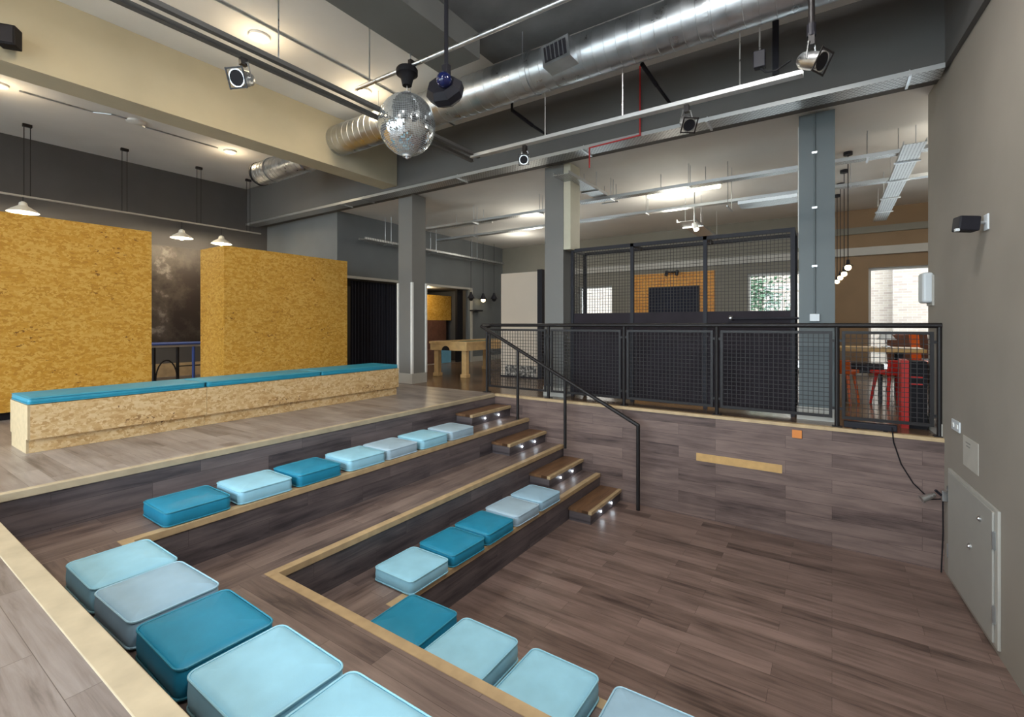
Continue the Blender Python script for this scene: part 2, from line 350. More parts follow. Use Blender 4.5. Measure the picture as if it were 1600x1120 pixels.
# left-back wall with its recess
bm = NB(); box(bm, -9.7, -9.5, 7.05, YF, 2.28, ZF); box(bm, -9.7, -9.5, 11.75, YF, 0, 2.28); struct('wall_back_left', bm, M['wall_slate'])
bm = NB(); box(bm, -11.7, -11.5, 7.05, 12.0, 0, 2.4); box(bm, -11.5, -9.7, 11.9, 12.0, 0, 2.4); box(bm, -11.5, -9.7, 7.05, 12.0, 2.28, 2.4); struct('wall_recess', bm, M['wall_dark'])
bm = NB(); box(bm, -11.7, -9.7, 7.05, 12, -.2, .002); struct('floor_recess', bm, M['floor_x'])
bm = NB(); box(bm, -9.5, -9.46, 11.72, 11.80, 0, 2.28); box(bm, -9.56, -9.47, 7.05, 11.8, 2.28, 2.34); struct('trim_4', bm, M['skirt'])
bm = NB(); box(bm, -9.5, -9.47, 11.8, YF, 0, .16); struct('baseboard_left', bm, M['skirt'])
# walls with openings (rects along an axis)
def holed_wall(name, mat, axis, lo, hi, p0, p1, z0, z1, wins):
    bm = NB()
    def put(a0, a1, c0, c1):
        if a1 - a0 < 1e-4 or c1 - c0 < 1e-4: return
        if axis == 'x': box(bm, a0, a1, p0, p1, c0, c1)
        else: box(bm, p0, p1, a0, a1, c0, c1)
    cur = lo
    for (w0, w1, b0, b1) in wins:
        put(cur, w0, z0, z1); put(w0, w1, z0, b0); put(w0, w1, b1, z1); cur = w1
    put(cur, hi, z0, z1)
    return struct(name, bm, mat)
def window(n, axis, w0, w1, z0, z1, pc, nb=1, rails=(), fw=.055):
    bm = NB()
    def bar(a0, a1, c0, c1, d=.035):
        if axis == 'x': box(bm, a0, a1, pc - d, pc + d, c0, c1)
        else: box(bm, pc - d, pc + d, a0, a1, c0, c1)
    bar(w0, w0 + fw, z0, z1); bar(w1 - fw, w1, z0, z1); bar(w0 + fw, w1 - fw, z0, z0 + fw); bar(w0 + fw, w1 - fw, z1 - fw, z1)
    for k in range(1, nb): q = w0 + (w1 - w0) * k / nb; bar(q - fw / 2, q + fw / 2, z0 + fw, z1 - fw)
    for r in rails: bar(w0 + fw, w1 - fw, r - fw / 2, r + fw / 2, .03)
    fr = struct('window_%d' % n, bm, M['white'])
    bm = NB()
    if axis == 'x': box(bm, w0 + fw, w1 - fw, pc - .004, pc + .004, z0 + fw, z1 - fw)
    else: box(bm, pc - .004, pc + .004, w0 + fw, w1 - fw, z0 + fw, z1 - fw)
    obj('pane', bm, M['glass'], fr)
    lt = bpy.data.lights.new('sky_portal', 'AREA'); lt.shape = 'RECTANGLE'; lt.size = w1 - w0; lt.size_y = z1 - z0
    lt.cycles.is_portal = True
    lo = bpy.data.objects.new('sky_portal', lt); COL.objects.link(lo)
    sgn = -1 if (axis == 'x' and pc > 0) or (axis == 'y' and pc > 0) else 1
    if axis == 'x': lo.location = ((w0 + w1) / 2, pc + .12 * -sgn, (z0 + z1) / 2); lo.rotation_euler = (-PI / 2, 0, 0) if sgn < 0 else (PI / 2, 0, 0)
    return fr
farw = [(ony(903, 0, YF).x, ony(956, 0, YF).x, .15, ony(0 + 930, 447, YF).z), (ony(1167, 0, YF).x, ony(1264, 0, YF).x, .06, ony(1240, 424, YF).z), (ony(1357, 0, YF).x, ony(1357, 0, YF).x + 1.75, .12, ony(1400, 416, YF).z)]
xs_split = ony(1275, 0, YF).x
holed_wall('wall_far', M['wall_far'], 'x', -9.7, xs_split, YF, YF + .3, 0, ZF, farw[:2])
holed_wall('wall_far_brown', M['wall_brown'], 'x', xs_split, 6, YF, YF + .3, 0, ZF, farw[2:])
for i, (w0, w1, z0, z1) in enumerate(farw): window(i + 1, 'x', w0, w1, z0, z1, YF + .2)
bm = NB(); box(bm, -9.5, farw[0][0], YF - .03, YF, 0, .15); box(bm, farw[0][1], farw[1][0], YF - .03, YF, 0, .15); box(bm, farw[1][1], farw[2][0], YF - .03, YF, 0, .15); struct('baseboard_far', bm, M['skirt'])
za, zb = ony(1450, 393, YF).z, ony(1450, 382, YF).z
bm = NB(); box(bm, -7.2, 6, YF - .10, YF, za, zb + .03); struct('trim_5', bm, M['skirt'])
bm = NB(); box(bm, ony(1305, 0, YF).x, 6, YF - .06, YF, zb + .35, zb + .5); struct('trim_6', bm, M['wall_far'])
backw = [(-11.5, -8.3, .4, 3.6), (-7.2, -4.2, .4, 3.6), (-3.4, .9, .4, 3.6)]
holed_wall('wall_back', M['wall'], 'x', XL, XR + .35, YB - .3, YB, ZP, ZC, backw)
for i, (w0, w1, z0, z1) in enumerate(backw): window(i + 4, 'x', w0, w1, z0, z1, YB - .2, 3, (2.6,))
# columns
def column(xa, xb, ya, yb, mat, guards, base=.16):
    bm = NB(); box(bm, xa, xb, ya, yb, 0, 3.79)
    c = struct('column', bm, mat)
    bm = NB(); box(bm, xa - .02, xb + .02, ya - .02, yb + .02, 0, base); obj('skirting', bm, M['skirt'], c)
    if guards:
        for (gx, gy) in ((xa, ya), (xb, ya), (xb, yb)):
            bm = NB(); box(bm, gx - .022, gx + .022, gy - .022, gy + .022, base, 2.02); obj('corner_guard', bm, M['white'], c)
    return c
column(-7.32, -6.93, 6.72, 7.10, M['column'], True, .2)
column(-3.97, -3.625, 6.87, 7.30, M['column'], False)
column(-.345, .03, 6.95, 7.35, M['column_slate'], False)
bm = NB(); box(bm, -3.625, -3.50, 6.88, 7.22, 2.40, 3.79); t = obj('column_casing', bm, M['cream']); t['kind'] = 'structure'
#@@SEATING
# ------------------------------------------------------------------ tiered seating
def tier(label, x0, x1, y0, y1, z, xedge, yedge):
    """L of two treads: along y between x0..x1, along x between y0..y1; risers under the front edges"""
    t = thing('seating_tier', label, 'seating', (x0, y0, z - .34))
    nw, nh = .062, .05
    bm = NB(); box(bm, x0, x1 - nw, y0, YW - .006, z - .03, z); obj('tread', bm, M['tread_y'], t)
    bm = NB(); prism(bm, [(x1 - nw, y0), (wallx(y0), y0), (wallx(y1 - nw), y1 - nw), (x1 - nw, y1 - nw)], z - .03, z); obj('tread', bm, M['tread_x'], t)
    bm = NB(); box(bm, x1 - .02, x1, y1, YW, z - .34, z - nh); obj('riser', bm, M['riser_y'], t)
    bm = NB(); box(bm, x1 - .02, wallx(y1), y1 - .02, y1, z - .34, z - nh); obj('riser', bm, M['riser_x'], t)
    bm = NB(); box(bm, x1 - nw, x1 + .012, y1 - nw, YW, z - nh, z + .003); obj('nosing', bm, M['nosing'], t, bevel=.004)
    bm = NB(); box(bm, x1 + .012, wallx(y1), y1 - nw, y1 + .012, z - nh, z + .003); obj('nosing', bm, M['nosing'], t, bevel=.004)
tier('uppermost plank seating tier with timber nosing, long row of cushions on it', XE, XA, YE, YA, -.34, 0, 0)
tier('bare middle plank seating tier with timber nosing and no cushions', XA, XB, YA, YBB, -.68, 0, 0)
tier('lowest plank seating tier with timber nosing, just above the pit floor', XB, XC, YBB, YCC, -1.02, 0, 0)
names = ['topmost small stair step with two lights, just under the upper floor', 'second stair step from the top, between uppermost and middle tiers',
         'third stair step from the top, beside the pale cushions of the lowest tier', 'bottom stair step with two lights standing on the pit floor']
for k, (xa, z) in enumerate(((XE, -.17), (XA, -.51), (XB, -.85), (XC, -1.19))):
    xb = xa + .335; y0 = 5.52; y1 = YW - .003; x_ = xa + .013
    t = thing('stair_step', names[k], 'step', (xa, y0, z - .17), 'stair steps along the pit wall')
    bm = NB(); box(bm, x_, xb - .02, y0 + .02, y1, z - .168, z - .035); obj('step_body', bm, M['riser_y'], t)
    bm = NB(); box(bm, x_, xb - .045, y0, y1, z - .035, z); obj('tread', bm, M['stair'], t)
    bm = NB(); box(bm, xb - .045, xb + .004, y0, y1, z - .04, z + .002); obj('nosing', bm, M['nosing'], t, bevel=.004)
    for yy in (5.86, 6.22):
        bm = NB(); tube(bm, (xb - .02, yy, z - .10), (xb - .012, yy, z - .10), .013, 16); obj('step_light', bm, M['led'], t)
        lt = bpy.data.lights.new('step_glow', 'POINT'); lt.energy = .12; lt.color = (.8, .9, 1); lt.shadow_soft_size = .012
        lo = bpy.data.objects.new('step_glow', lt); COL.objects.link(lo); lo.location = (xb + .012, yy, z - .10)
# cushions
def cushion_parts(lx, ly, h, rad=.045, dome=.016):
    bm = NB(); K = 6
    def ring(ins, z):
        r = max(.004, rad - ins); ax, ay = lx / 2 - ins - r, ly / 2 - ins - r; out = []
        for q, (sx, sy) in enumerate(((1, 1), (-1, 1), (-1, -1), (1, -1))):
            for i in range(K):
                a = q * PI / 2 + (PI / 2) * i / (K - 1)
                out.append(Vector((sx * ax + r * math.cos(a), sy * ay + r * math.sin(a), z)))
        return out
    prof = [(.03, 0), (.008, .004), (0, .02), (-.003, h * .5), (0, h - .02), (.004, h - .008), (.012, h), (.04, h + dome * .45), (.09, h + dome * .8), (.15, h + dome)]
    prof = [(i_, z_) for i_, z_ in prof if i_ < min(lx, ly) / 2 - .02]
    rings = [[bm.verts.new(p) for p in ring(i_, z_)] for i_, z_ in prof]
    n = len(rings[0])
    for a, b in zip(rings, rings[1:]):
        for i in range(n): bm.faces.new((a[i], a[(i + 1) % n], b[(i + 1) % n], b[i]))
    bm.faces.new(rings[0][::-1]); bm.faces.new(rings[-1])
    bp = NB()
    for z, ins in ((h - .004, .004), (.010, .002)):
        pts = ring(ins - .003, z); pts.append(pts[0])
        for a, b in zip(pts, pts[1:]): tube(bp, a, b, .0052, 6)
    return bm, bp
protos = {}
def cushion(kind, loc, rot, label, group, sc=(1, 1, 1)):
    if kind not in protos:
        t = thing('seat_cushion', label, 'cushion', (0, 0, 0), group)
        b1, b2 = cushion_parts(.47, .455, .112)
        obj('cushion_cover', b1, M[kind], t, smooth=True); obj('piping', b2, M[kind + '_p'], t, smooth=True)
        t.location = loc; t.rotation_euler = (0, 0, rot); t.scale = sc; protos[kind] = t; return
    c = copy_thing(protos[kind], label, loc, (0, 0, rot), group); c.scale = sc
CW = {'teal': 'teal', 'light': 'light blue', 'pale': 'pale grey-blue', 'sky': 'pale sky-blue'}
def yrow(px, kinds, X, z, labels, group, gap):
    for (p0, p1), k, lab in zip(px, kinds, labels):
        y0, y1 = onx(p0, 0, X + .02).y, onx(p1, 0, X + .02).y
        yc = (y0 + y1) / 2
        cushion(k, (X - .205, yc, z), PI / 2 + random.uniform(-.035, .035), lab, group)
yrow([(258, 363), (372, 462), (465, 536), (545, 605), (603, 657), (657, 703), (703, 744)], ['teal', 'light', 'teal', 'light', 'pale', 'light', 'pale'], XA - .03, -.337,
     ['deep teal cushion at the camera end of the uppermost tier', 'light blue cushion between the two teal cushions of the uppermost tier', 'teal cushion third along the uppermost tier, between light blue ones',
      'light blue cushion fourth along the uppermost tier, next after the second teal', 'pale cushion fifth along the uppermost tier', 'light blue cushion second from the stair on the uppermost tier', 'pale grey-blue cushion next to the topmost stair step'],
     'cushions on the uppermost tier below the long bench', 0)
yrow([(640, 704), (710, 758), (760, 806), (808, 844), (846, 876)], ['light', 'teal', 'teal', 'pale', 'sky'], XC + .01, -1.017,
     ['light blue cushion at the corner end of the lowest tier', 'teal cushion beside the light blue corner one on the lowest tier', 'teal cushion beside the pale ones on the lowest tier',
      'pale grey-blue cushion touching a teal one on the lowest tier', 'pale cushion closest to the stair lights on the lowest tier'], 'cushions on the lowest tier', 0)
def xrow(xs, kinds, yc, z, labels, group, sc):
    for x, k, lab in zip(xs, kinds, labels): cushion(k, (x, yc, z), random.uniform(-.03, .03), lab, group, sc)
xrow([-3.43, -2.93, -2.395, -1.875, -1.355], ['light', 'sky', 'teal', 'light', 'light'], 1.025, -.337,
     ['light blue cushion heading the near row, by the corner of the uppermost tier', 'palest cushion of the near row, between light blue and teal ones', 'big teal cushion in the middle of the near row',
      'light blue cushion after the teal one in the near row', 'light blue cushion cut off by the bottom edge in the near row'], 'cushions in the near row along the camera-side tier', (1.03, .88, 1.22))
xrow([-2.445, -1.925, -1.36, -.79], ['teal', 'light', 'light', 'sky'], 2.385, -1.017,
     ['dark teal cushion at the inner corner of the lowest tier', 'light blue cushion beside the dark teal corner one, above the pit floor', 'light blue cushion third along the camera-side lowest tier', 'pale sky-blue cushion at the bottom edge by the pit floor'],
     'cushions on the camera-side lowest tier', (.98, .98, 1.15))
# long OSB bench
bx0, bx1 = -6.70, -6.05
seams = [1.11, onx(323, 600, bx1).y, onx(503, 600, bx1).y, 5.56]
bl = ['long strand-board bench unit with pale end face, under the bright end of the pad', 'middle strand-board bench unit of the long run', 'strand-board bench unit ending at the square column']
pl = ['blue seat pad on the end bench unit with the pale end face', 'blue seat pad on the middle bench unit', 'blue seat pad on the bench unit by the column']
for k in range(3):
    y0, y1 = seams[k] + .002, seams[k + 1] - .002
    t = thing('bench', bl[k], 'bench', ((bx0 + bx1) / 2, (y0 + y1) / 2, 0), 'strand-board bench units on the upper floor')
    bm = NB(); box(bm, bx0, bx1, y0 + (.018 if k == 0 else 0), y1, .13, .445); obj('bench_box', bm, M['osb_bench'], t)
    bm = NB(); box(bm, bx0 + .05, bx1 - .05, y0 + (.018 if k == 0 else 0), y1, 0, .13); obj('plinth', bm, M['osb_bench'], t)
    if k == 0:
        bm = NB(); box(bm, bx0, bx1, y0, y0 + .018, .13, .445); box(bm, bx0 + .05, bx1 - .05, y0, y0 + .018, 0, .13); obj('end_panel', bm, M['osb_bench_x'], t)
    p = thing('bench_pad', pl[k], 'cushion', ((bx0 + bx1) / 2, (y0 + y1) / 2, .445), 'blue pads along the strand-board bench')
    b1, b2 = cushion_parts(bx1 - bx0 - .01, y1 - y0 - .012, .06, .03, .008)
    for q in (b1, b2): bmesh.ops.translate(q, verts=q.verts[:], vec=p.location)
    obj('pad_cover', b1, M['pad'], p, smooth=True); obj('piping', b2, M['teal_p'], p, smooth=True)
# OSB booths
def booth(label, y0, y1, ztop, d, group=None):
    t = thing('booth', label, 'partition', (-8.4 - d / 2, (y0 + y1) / 2, 0))
    bm = NB(); box(bm, -8.4 - .03, -8.4, y0 + .0, y1, .10, ztop); obj('front_panel', bm, M['osb_y'], t)
    bm = NB(); box(bm, -8.4 - d, -8.43, y0, y0 + .03, .10, ztop); obj('end_panel', bm, M['osb_x'], t)
    bm = NB(); box(bm, -8.4 - d, -8.43, y1 - .03, y1, .10, ztop); obj('end_panel', bm, M['osb_x'], t)
    bm = NB(); box(bm, -8.4 - d + .03, -8.43, y0 + .03, y1 - .03, ztop - .03, ztop); obj('top_panel', bm, M['osb_x'], t)
    bm = NB(); box(bm, -8.4 - d + .06, -8.47, y0 + .04, y1 - .04, 0, .10); obj('plinth', bm, M['black_matt'], t)
booth('broad strand-board booth cut off at the edge of view, behind the bench', -1.2, 2.86, 2.56, .5)
booth('strand-board booth with visible end face, standing behind the bench middle', 3.875, 6.3, 2.50, .85)
#@@RAILS
# ------------------------------------------------------------------ guard rail above the pit wall
def wire_panel(bm, axis, a0, a1, z0, z1, p, cell, r):
    n = max(1, round((a1 - a0) / cell)); m = max(1, round((z1 - z0) / cell))
    for i in range(n + 1):
        a = a0 + (a1 - a0) * i / n
        if axis == 'x': box(bm, a - r, a + r, p - r, p + r, z0, z1)
        else: box(bm, p - r, p + r, a - r, a + r, z0, z1)
    for j in range(m + 1):
        z = z0 + (z1 - z0) * j / m
        if axis == 'x': box(bm, a0, a1, p - r * .9, p + r * .9, z - r, z + r)
        else: box(bm, p - r * .9, p + r * .9, a0, a1, z - r, z + r)
YR = 6.64
t = thing('guard_rail', 'dark steel guard rail with wire mesh infill above the pit wall', 'railing', (-2, YR, 0))
posts = [ony(p, 0, YR).x for p in (761, 857, 975, 1120, 1308)] + [ony(1468, 0, YR).x]
bm = NB(); tube(bm, (posts[0] - .09, YR, 1.17), (posts[-1] + .02, YR, 1.17), .027, 12); obj('top_rail', bm, M['steel_dark'], t, smooth=True)
for x in posts:
    bm = NB(); tube(bm, (x, YR, .004), (x, YR, 1.15), .024, 12); box(bm, x - .05, x + .05, YR - .05, YR + .05, 0, .012); obj('post', bm, M['steel_dark'], t)
for a, b in zip(posts, posts[1:]):
    a0, b0 = a + .045, b - .045
    bm = NB()
    box(bm, a0, b0, YR - .015, YR + .015, .10, .13); box(bm, a0, b0, YR - .015, YR + .015, 1.075, 1.105)
    box(bm, a0, a0 + .03, YR - .015, YR + .015, .13, 1.075); box(bm, b0 - .03, b0, YR - .015, YR + .015, .13, 1.075)
    for zz in (.2, .98): box(bm, a, a0, YR - .01, YR + .01, zz, zz + .03); box(bm, b0, b, YR - .01, YR + .01, zz, zz + .03)
    f = obj('infill_frame', bm, M['steel_dark'], t)
    bm = NB(); wire_panel(bm, 'x', a0 + .03, b0 - .03, .13, 1.075, YR, .052, .0032); obj('wire_mesh', bm, M['mesh'], f)
# stair handrail
YH = 6.35
t = thing('stair_handrail', 'dark steel handrail sloping down the steps to the pit floor', 'handrail', (-3.4, YH, 0))
A0, A1 = Vector((-4.90, YH, 1.15)), Vector((-2.20, YH, -.20))
bm = NB(); polytube(bm, [(-4.93, YR - .02, 1.15), A0, A1, (-2.20, YH, ZP + .002)], .027, 12); obj('rail', bm, M['steel_dark'], t, smooth=True)
for x, zf in ((-4.17, -.34), (-3.32, -.68)):
    q = (x - A0.x) / (A1.x - A0.x); zz = A0.z + (A1.z - A0.z) * q
    bm = NB(); tube(bm, (x, YH, zf + .005), (x, YH, zz), .024, 12); obj('post', bm, M['steel_dark'], t, smooth=True)
# wire cage
YG, YG2 = 7.05, 7.52
gx = [ony(p, 0, YG).x for p in (895, 988, 1102, 1239)]; GX1 = gx[-1]; GX0 = gx[0]; GZ = 2.42; PZ = 1.36
t = thing('wire_cage', 'black wire cage with solid lower panels behind the guard rail', 'cage', ((GX0 + GX1) / 2, YG, 0))
for x in gx:
    bm = NB(); box(bm, x - .025, x + .025, YG - .025, YG + .025, 0, GZ); obj('post', bm, M['black'], t)
for x in (GX0, GX1):
    bm = NB(); box(bm, x - .025, x + .025, YG2 - .025, YG2 + .025, 0, GZ); obj('post', bm, M['black'], t)
bm = NB(); box(bm, GX0 + .025, GX1 - .025, YG - .025, YG + .025, GZ - .05, GZ); obj('top_rail', bm, M['black'], t)
bm = NB(); box(bm, GX0 + .025, GX1 - .025, YG2 - .025, YG2 + .025, GZ - .05, GZ); obj('top_rail', bm, M['black'], t)
for x in gx:
    bm = NB(); box(bm, x - .02, x + .02, YG + .025, YG2 - .025, GZ - .045, GZ - .005); obj('cross_rail', bm, M['black'], t)
for a, b in zip(gx, gx[1:]):
    bm = NB(); box(bm, a + .026, b - .026, YG - .012, YG + .012, .03, PZ); box(bm, a + .06, b - .06, YG - .02, YG - .012, .12, PZ - .2); obj('lower_panel', bm, M['panel_black'], t)
    bm = NB(); wire_panel(bm, 'x', a + .026, b - .026, PZ, GZ - .05, YG, .046, .0028); obj('wire_mesh', bm, M['mesh'], t)
bm = NB(); wire_panel(bm, 'y', YG + .03, YG2 - .03, .05, GZ - .05, GX0, .046, .0028); obj('wire_mesh', bm, M['mesh'], t)
bm = NB(); wire_panel(bm, 'y', YG + .03, YG2 - .03, .05, GZ - .05, GX1, .046, .0028); obj('wire_mesh', bm, M['mesh'], t)
# horizontal black bar with padlock on the cage
p0, p1 = ony(1142, 498, YG - .06), ony(1268, 497, YG - .06)
t = thing('locking_bar', 'thin black bar with a bright knob across the cage by the slate column', 'bar', p0)
bm = NB(); tube(bm, p0, p1, .014, 8); box(bm, p0.x - .02, p0.x + .02, YG - .06, YG - .025, p0.z - .03, p0.z + .03); obj('rod', bm, M['black'], t)
bm = NB(); ball(bm, p0 + Vector((0, -.02, .01)), .032, 12); obj('knob', bm, M['alu'], t, smooth=True)
# conduit + switch on the slate column
yc = 6.95
x = ony(1273, 300, yc).x
t = thing('conduit', 'thin grey conduit running down the slate column', 'pipe', (x, yc - .012, 1.4))
bm = NB(); tube(bm, (x, yc - .013, 1.30), (x, yc - .013, 3.78), .011, 8); obj('pipe', bm, M['column_slate'], t)
for zz in (1.9, 2.62, 3.3):
    bm = NB(); box(bm, x - .028, x + .028, yc - .028, yc, zz - .012, zz + .012); obj('saddle_clip', bm, M['galv'], t)
bm = NB(); box(bm, x - .052, x + .052, yc - .045, yc, 1.22, 1.31); s = tag(obj('switch_box', bm, M['white_plastic'], bevel=.006), 'small white switch box at the foot of the column conduit', 'switch')
# white conduit left of the slate column
x = ony(1247, 300, 7.2).x
bm = NB(); tube(bm, (x, 7.4, 2.2), (x, 7.4, ZF - .003), .012, 8); tag(obj('hanging_conduit', bm, M['white']), 'thin white vertical conduit just before the slate column', 'pipe')
#@@PITWALL
# ------------------------------------------------------------------ things on pit wall and right wall
a, b = ony(1088, 716, YW), ony(1222, 733, YW)
bm = NB(); box(bm, a.x, b.x, YW - .006, YW, -.61, -.51); tag(obj('wall_plank', bm, M['wood_patch']), 'ochre plank set into the dark pit wall', 'plank')
bm = NB(); rbox(bm, ((-.343), YW - .012, -.115), (.10, .02, .095), None, .004); tag(obj('warning_plate', bm, M['orange_tag']), 'small orange plate on the pit wall below the railing', 'plate')
p0, p1 = ony(1318, 660, 6.72), ony(1400, 670, 6.72)
t = thing('floor_light_bar', 'black bar fixture lying on the ledge under the guard rail', 'light', ((p0.x + p1.x) / 2, 6.6, 0))
bm = NB(); rbox(bm, ((p0.x + p1.x) / 2, 6.615, .05), (p1.x - p0.x, .07, .07), None, .01); obj('housing', bm, M['black'], t)
for xx in (p0.x + .1, p1.x - .1):
    bm = NB(); box(bm, xx - .02, xx + .02, 6.585, 6.645, .004, .02); obj('foot', bm, M['black_matt'], t)
# cable down the pit wall
pts = [ony(1394, 668, YW - .03), ony(1396, 690, YW - .015), ony(1408, 725, YW - .012), ony(1427, 755, YW - .012), ony(1453, 780, YW - .014)]
e0 = Vector((wallx(6.45) - .03, 6.47, -.60)); pts += [e0, Vector((wallx(6.4) - .03, 6.48, -.95)), Vector((wallx(6.4) - .05, 6.44, -1.34))]
bm = NB(); polytube(bm, pts, .006, 6); tag(obj('cable', bm, M['black_matt'], smooth=True), 'black cable trailing down the pit wall into the corner', 'cable')
RW = Matrix.Rotation(WALL_ROT, 3, 'Z')           # local x axis = wall normal, y axis along wall
NWL = RW @ Vector((-1, 0, 0))
def on_wall(name, p, w, h, d, mat, parent=None, off=0.0, bev=.004):
    bm = NB(); c = Vector(p) + NWL * (d / 2 + off); rbox(bm, c, (d, w, h), RW, bev); return obj(name, bm, mat, parent)
# cupboard door
ya, yb = 6.33, 5.05; zc0, zc1 = -1.30, -.24; ym = (ya + yb) / 2
pc = Vector((wallx(ym), ym, (zc0 + zc1) / 2))
t = thing('wall_cupboard', 'low grey cupboard with one wide door let into the pit side wall', 'cupboard', (pc.x, pc.y, zc0))
on_wall('casing', pc, ya - yb, zc1 - zc0, .02, M['skirt'], t)
d = on_wall('door', pc, ya - yb - .12, zc1 - zc0 - .05, .015, M['door_grey'], t, .02)
for (px, py, nme, sz) in ((1541, 812, 'knob', .022), (1525, 855, 'lock', .028)):
    p = onwall(px, py) + NWL * .047; bm = NB(); ball(bm, p, sz * .6, 12); tube(bm, p, p - NWL * .013, sz, 12); obj(nme, bm, M['alu'], d, smooth=True)
for yy in (ya - .045, yb + .045):
    for zz in (-.48, -1.05):
        on_wall('hinge', (wallx(yy), yy, zz), .012, .14, .03, M['galv'], t, .01, .002)
p = onwall(1470, 766); p = Vector((wallx(6.42), 6.42, -.55))
t = thing('clip_lamp', 'small chrome clip lamp mounted beside the cupboard', 'lamp', p)
on_wall('clip', p, .06, .10, .05, M['alu'], t)
bm = NB(); q = p + NWL * .05; tube(bm, q, q + NWL * .05 + Vector((0, -.02, .05)), .012, 8); obj('arm', bm, M['black'], t)
bm = NB(); m_, L_ = axis_mat(q + NWL * .05, q + NWL * .16 + Vector((0, -.03, -.06))); lathe(bm, [(.0, -L_ / 2), (.02, -L_ / 2), (.035, L_ / 2 - .02), (.04, L_ / 2), (.034, L_ / 2), (.0, L_ / 2 - .03)], m_, 16); obj('lamp_head', bm, M['alu'], t, smooth=True)
p = onwall(1495, 665); t = thing('wall_socket', 'white double socket plate above the paper notice', 'socket', p)
s = on_wall('plate', p, .24, .10, .012, M['white_plastic'], t, 0, .003)
for dy in (-.06, .06): on_wall('switch', p + (RW @ Vector((0, dy, 0))), .05, .04, .012, M['white'], t, .006, .002)
p = onwall(1517, 710); t = thing('paper_notice', 'cream paper notice fixed to the grey side wall', 'notice', p)
on_wall('sheet', p, .40, .27, .004, M['paper'], t, 0, .001)
for k, w in enumerate((.13, .10)): on_wall('print_line', p + Vector((0, 0, .085 - .03 * k)) + (RW @ Vector((0, .06, 0))), w, .010, .001, M['ink'], t, .004, 0)
# wall projector / speaker with bracket
p = onwall(1543, 347); t = thing('wall_speaker', 'small black speaker on a swivel bracket on the pale side wall', 'speaker', p)
on_wall('wall_plate', p, .09, .13, .012, M['white_plastic'], t)
bm = NB(); q = p + NWL * .07; tube(bm, p, q, .014, 8); obj('bracket_arm', bm, M['galv'], t)
bm = NB(); rbox(bm, p + NWL * .125 + Vector((0, .02, .0)), (.14, .12, .12), Matrix.Rotation(WALL_ROT + .2, 3, 'Z') @ Matrix.Rotation(.1, 3, 'Y'), .012); obj('speaker_body', bm, M['black'], t)
bm = NB(); q = p + NWL * .19 + Vector((0, -.03, -.05)); rbox(bm, q, (.03, .04, .025), RW, .004); obj('lens_hood', bm, M['white_plastic'], t)
p = Vector((wallx(7.05), 7.05, ony(1448, 450, 7.05).z)); t = thing('alarm_box', 'pale grey rounded box projecting from the end of the side wall', 'alarm', p)
on_wall('case', p, .22, .34, .10, M['white_plastic'], t, 0, .03)
on_wall('back_plate', p - Vector((0, 0, .03)), .25, .34, .02, M['skirt'], t, 0, .004)
bm = NB(); prism(bm, [(wallx(6.62) - .02, 6.62), (wallx(7.2) - .02, 7.2), (wallx(7.2), 7.2), (wallx(6.62), 6.62)], 0, .14); struct('baseboard_right', bm, M['skirt'])
#@@CEILING
# ------------------------------------------------------------------ ceiling services
# big duct
DY, DZ, DR = 5.0, 4.272, .243
def duct(label, x0, x1, y, z, r, rib, extra=None):
    t = thing('duct', label, 'duct', ((x0 + x1) / 2, y, z))
    bm = NB(); m = Matrix.Translation((x0, y, z)) @ Matrix.Rotation(PI / 2, 4, 'Y'); prof = []
    L = x1 - x0; n = int(L / rib)
    prof.append((r, 0))
    for i in range(1, n + 1):
        h = i * rib
        if h + .012 < L: prof += [(r, h - .005), (r + .0035, h - .0025), (r + .0035, h + .0025), (r, h + .005)]
    prof.append((r, L)); lathe(bm, prof, m, 40); obj('duct_body', bm, M['galv'], t, smooth=True)
    return t
t = duct('fat spiral silver ventilation duct crossing under the ceiling', -6.9, wallx(5) - .06, DY, DZ, DR, .135)
for x in (-5.6, -3.05, -1.0, .4):
    bm = NB(); m = Matrix.Translation((x, DY, DZ)) @ Matrix.Rotation(PI / 2, 4, 'Y'); lathe(bm, [(DR + .002, -.02), (DR + .012, -.02), (DR + .012, .02), (DR + .002, .02)], m, 40)
    f = obj('hanger_strap', bm, M['galv'], t)
    for sg in (-1, 1):
        bm = NB(); tube(bm, (x, DY + sg * (DR + .01), DZ), (x, DY + sg * (DR + .01), ZC), .006, 6); obj('hanger_rod', bm, M['galv'], f)
# grille box
g0 = ony(867, 82, DY - DR - .13)
bm = NB(); rbox(bm, g0 + Vector((.02, .08, 0)), (.34, .22, .24), Matrix.Rotation(-.12, 3, 'Y')); f = obj('grille_box', bm, M['galv'], t)
bm = NB(); rbox(bm, g0 + Vector((.02, -.035, 0)), (.27, .012, .17), Matrix.Rotation(-.12, 3, 'Y')); obj('grille', bm, M['black'], f)
bm = NB()
for k in range(5): rbox(bm, g0 + Vector((.02 - .1 + .05 * k, -.045, 0)), (.008, .012, .17), Matrix.Rotation(-.12, 3, 'Y'))
obj('louvre', bm, M['galv'], f)
t = duct('short silver duct end poking out beyond the taupe beam', -9.35, -7.3, DY, DZ - .12, .215, .11)
for x in (-8.9, -7.8):
    bm = NB(); m = Matrix.Translation((x, DY, DZ - .12)) @ Matrix.Rotation(PI / 2, 4, 'Y'); lathe(bm, [(.217, -.02), (.228, -.02), (.228, .02), (.217, .02)], m, 32)
    f = obj('hanger_strap', bm, M['galv'], t)
    bm = NB(); tube(bm, (x, DY + .22, DZ - .12), (x, DY + .22, ZC), .006, 6); obj('hanger_rod', bm, M['galv'], f)
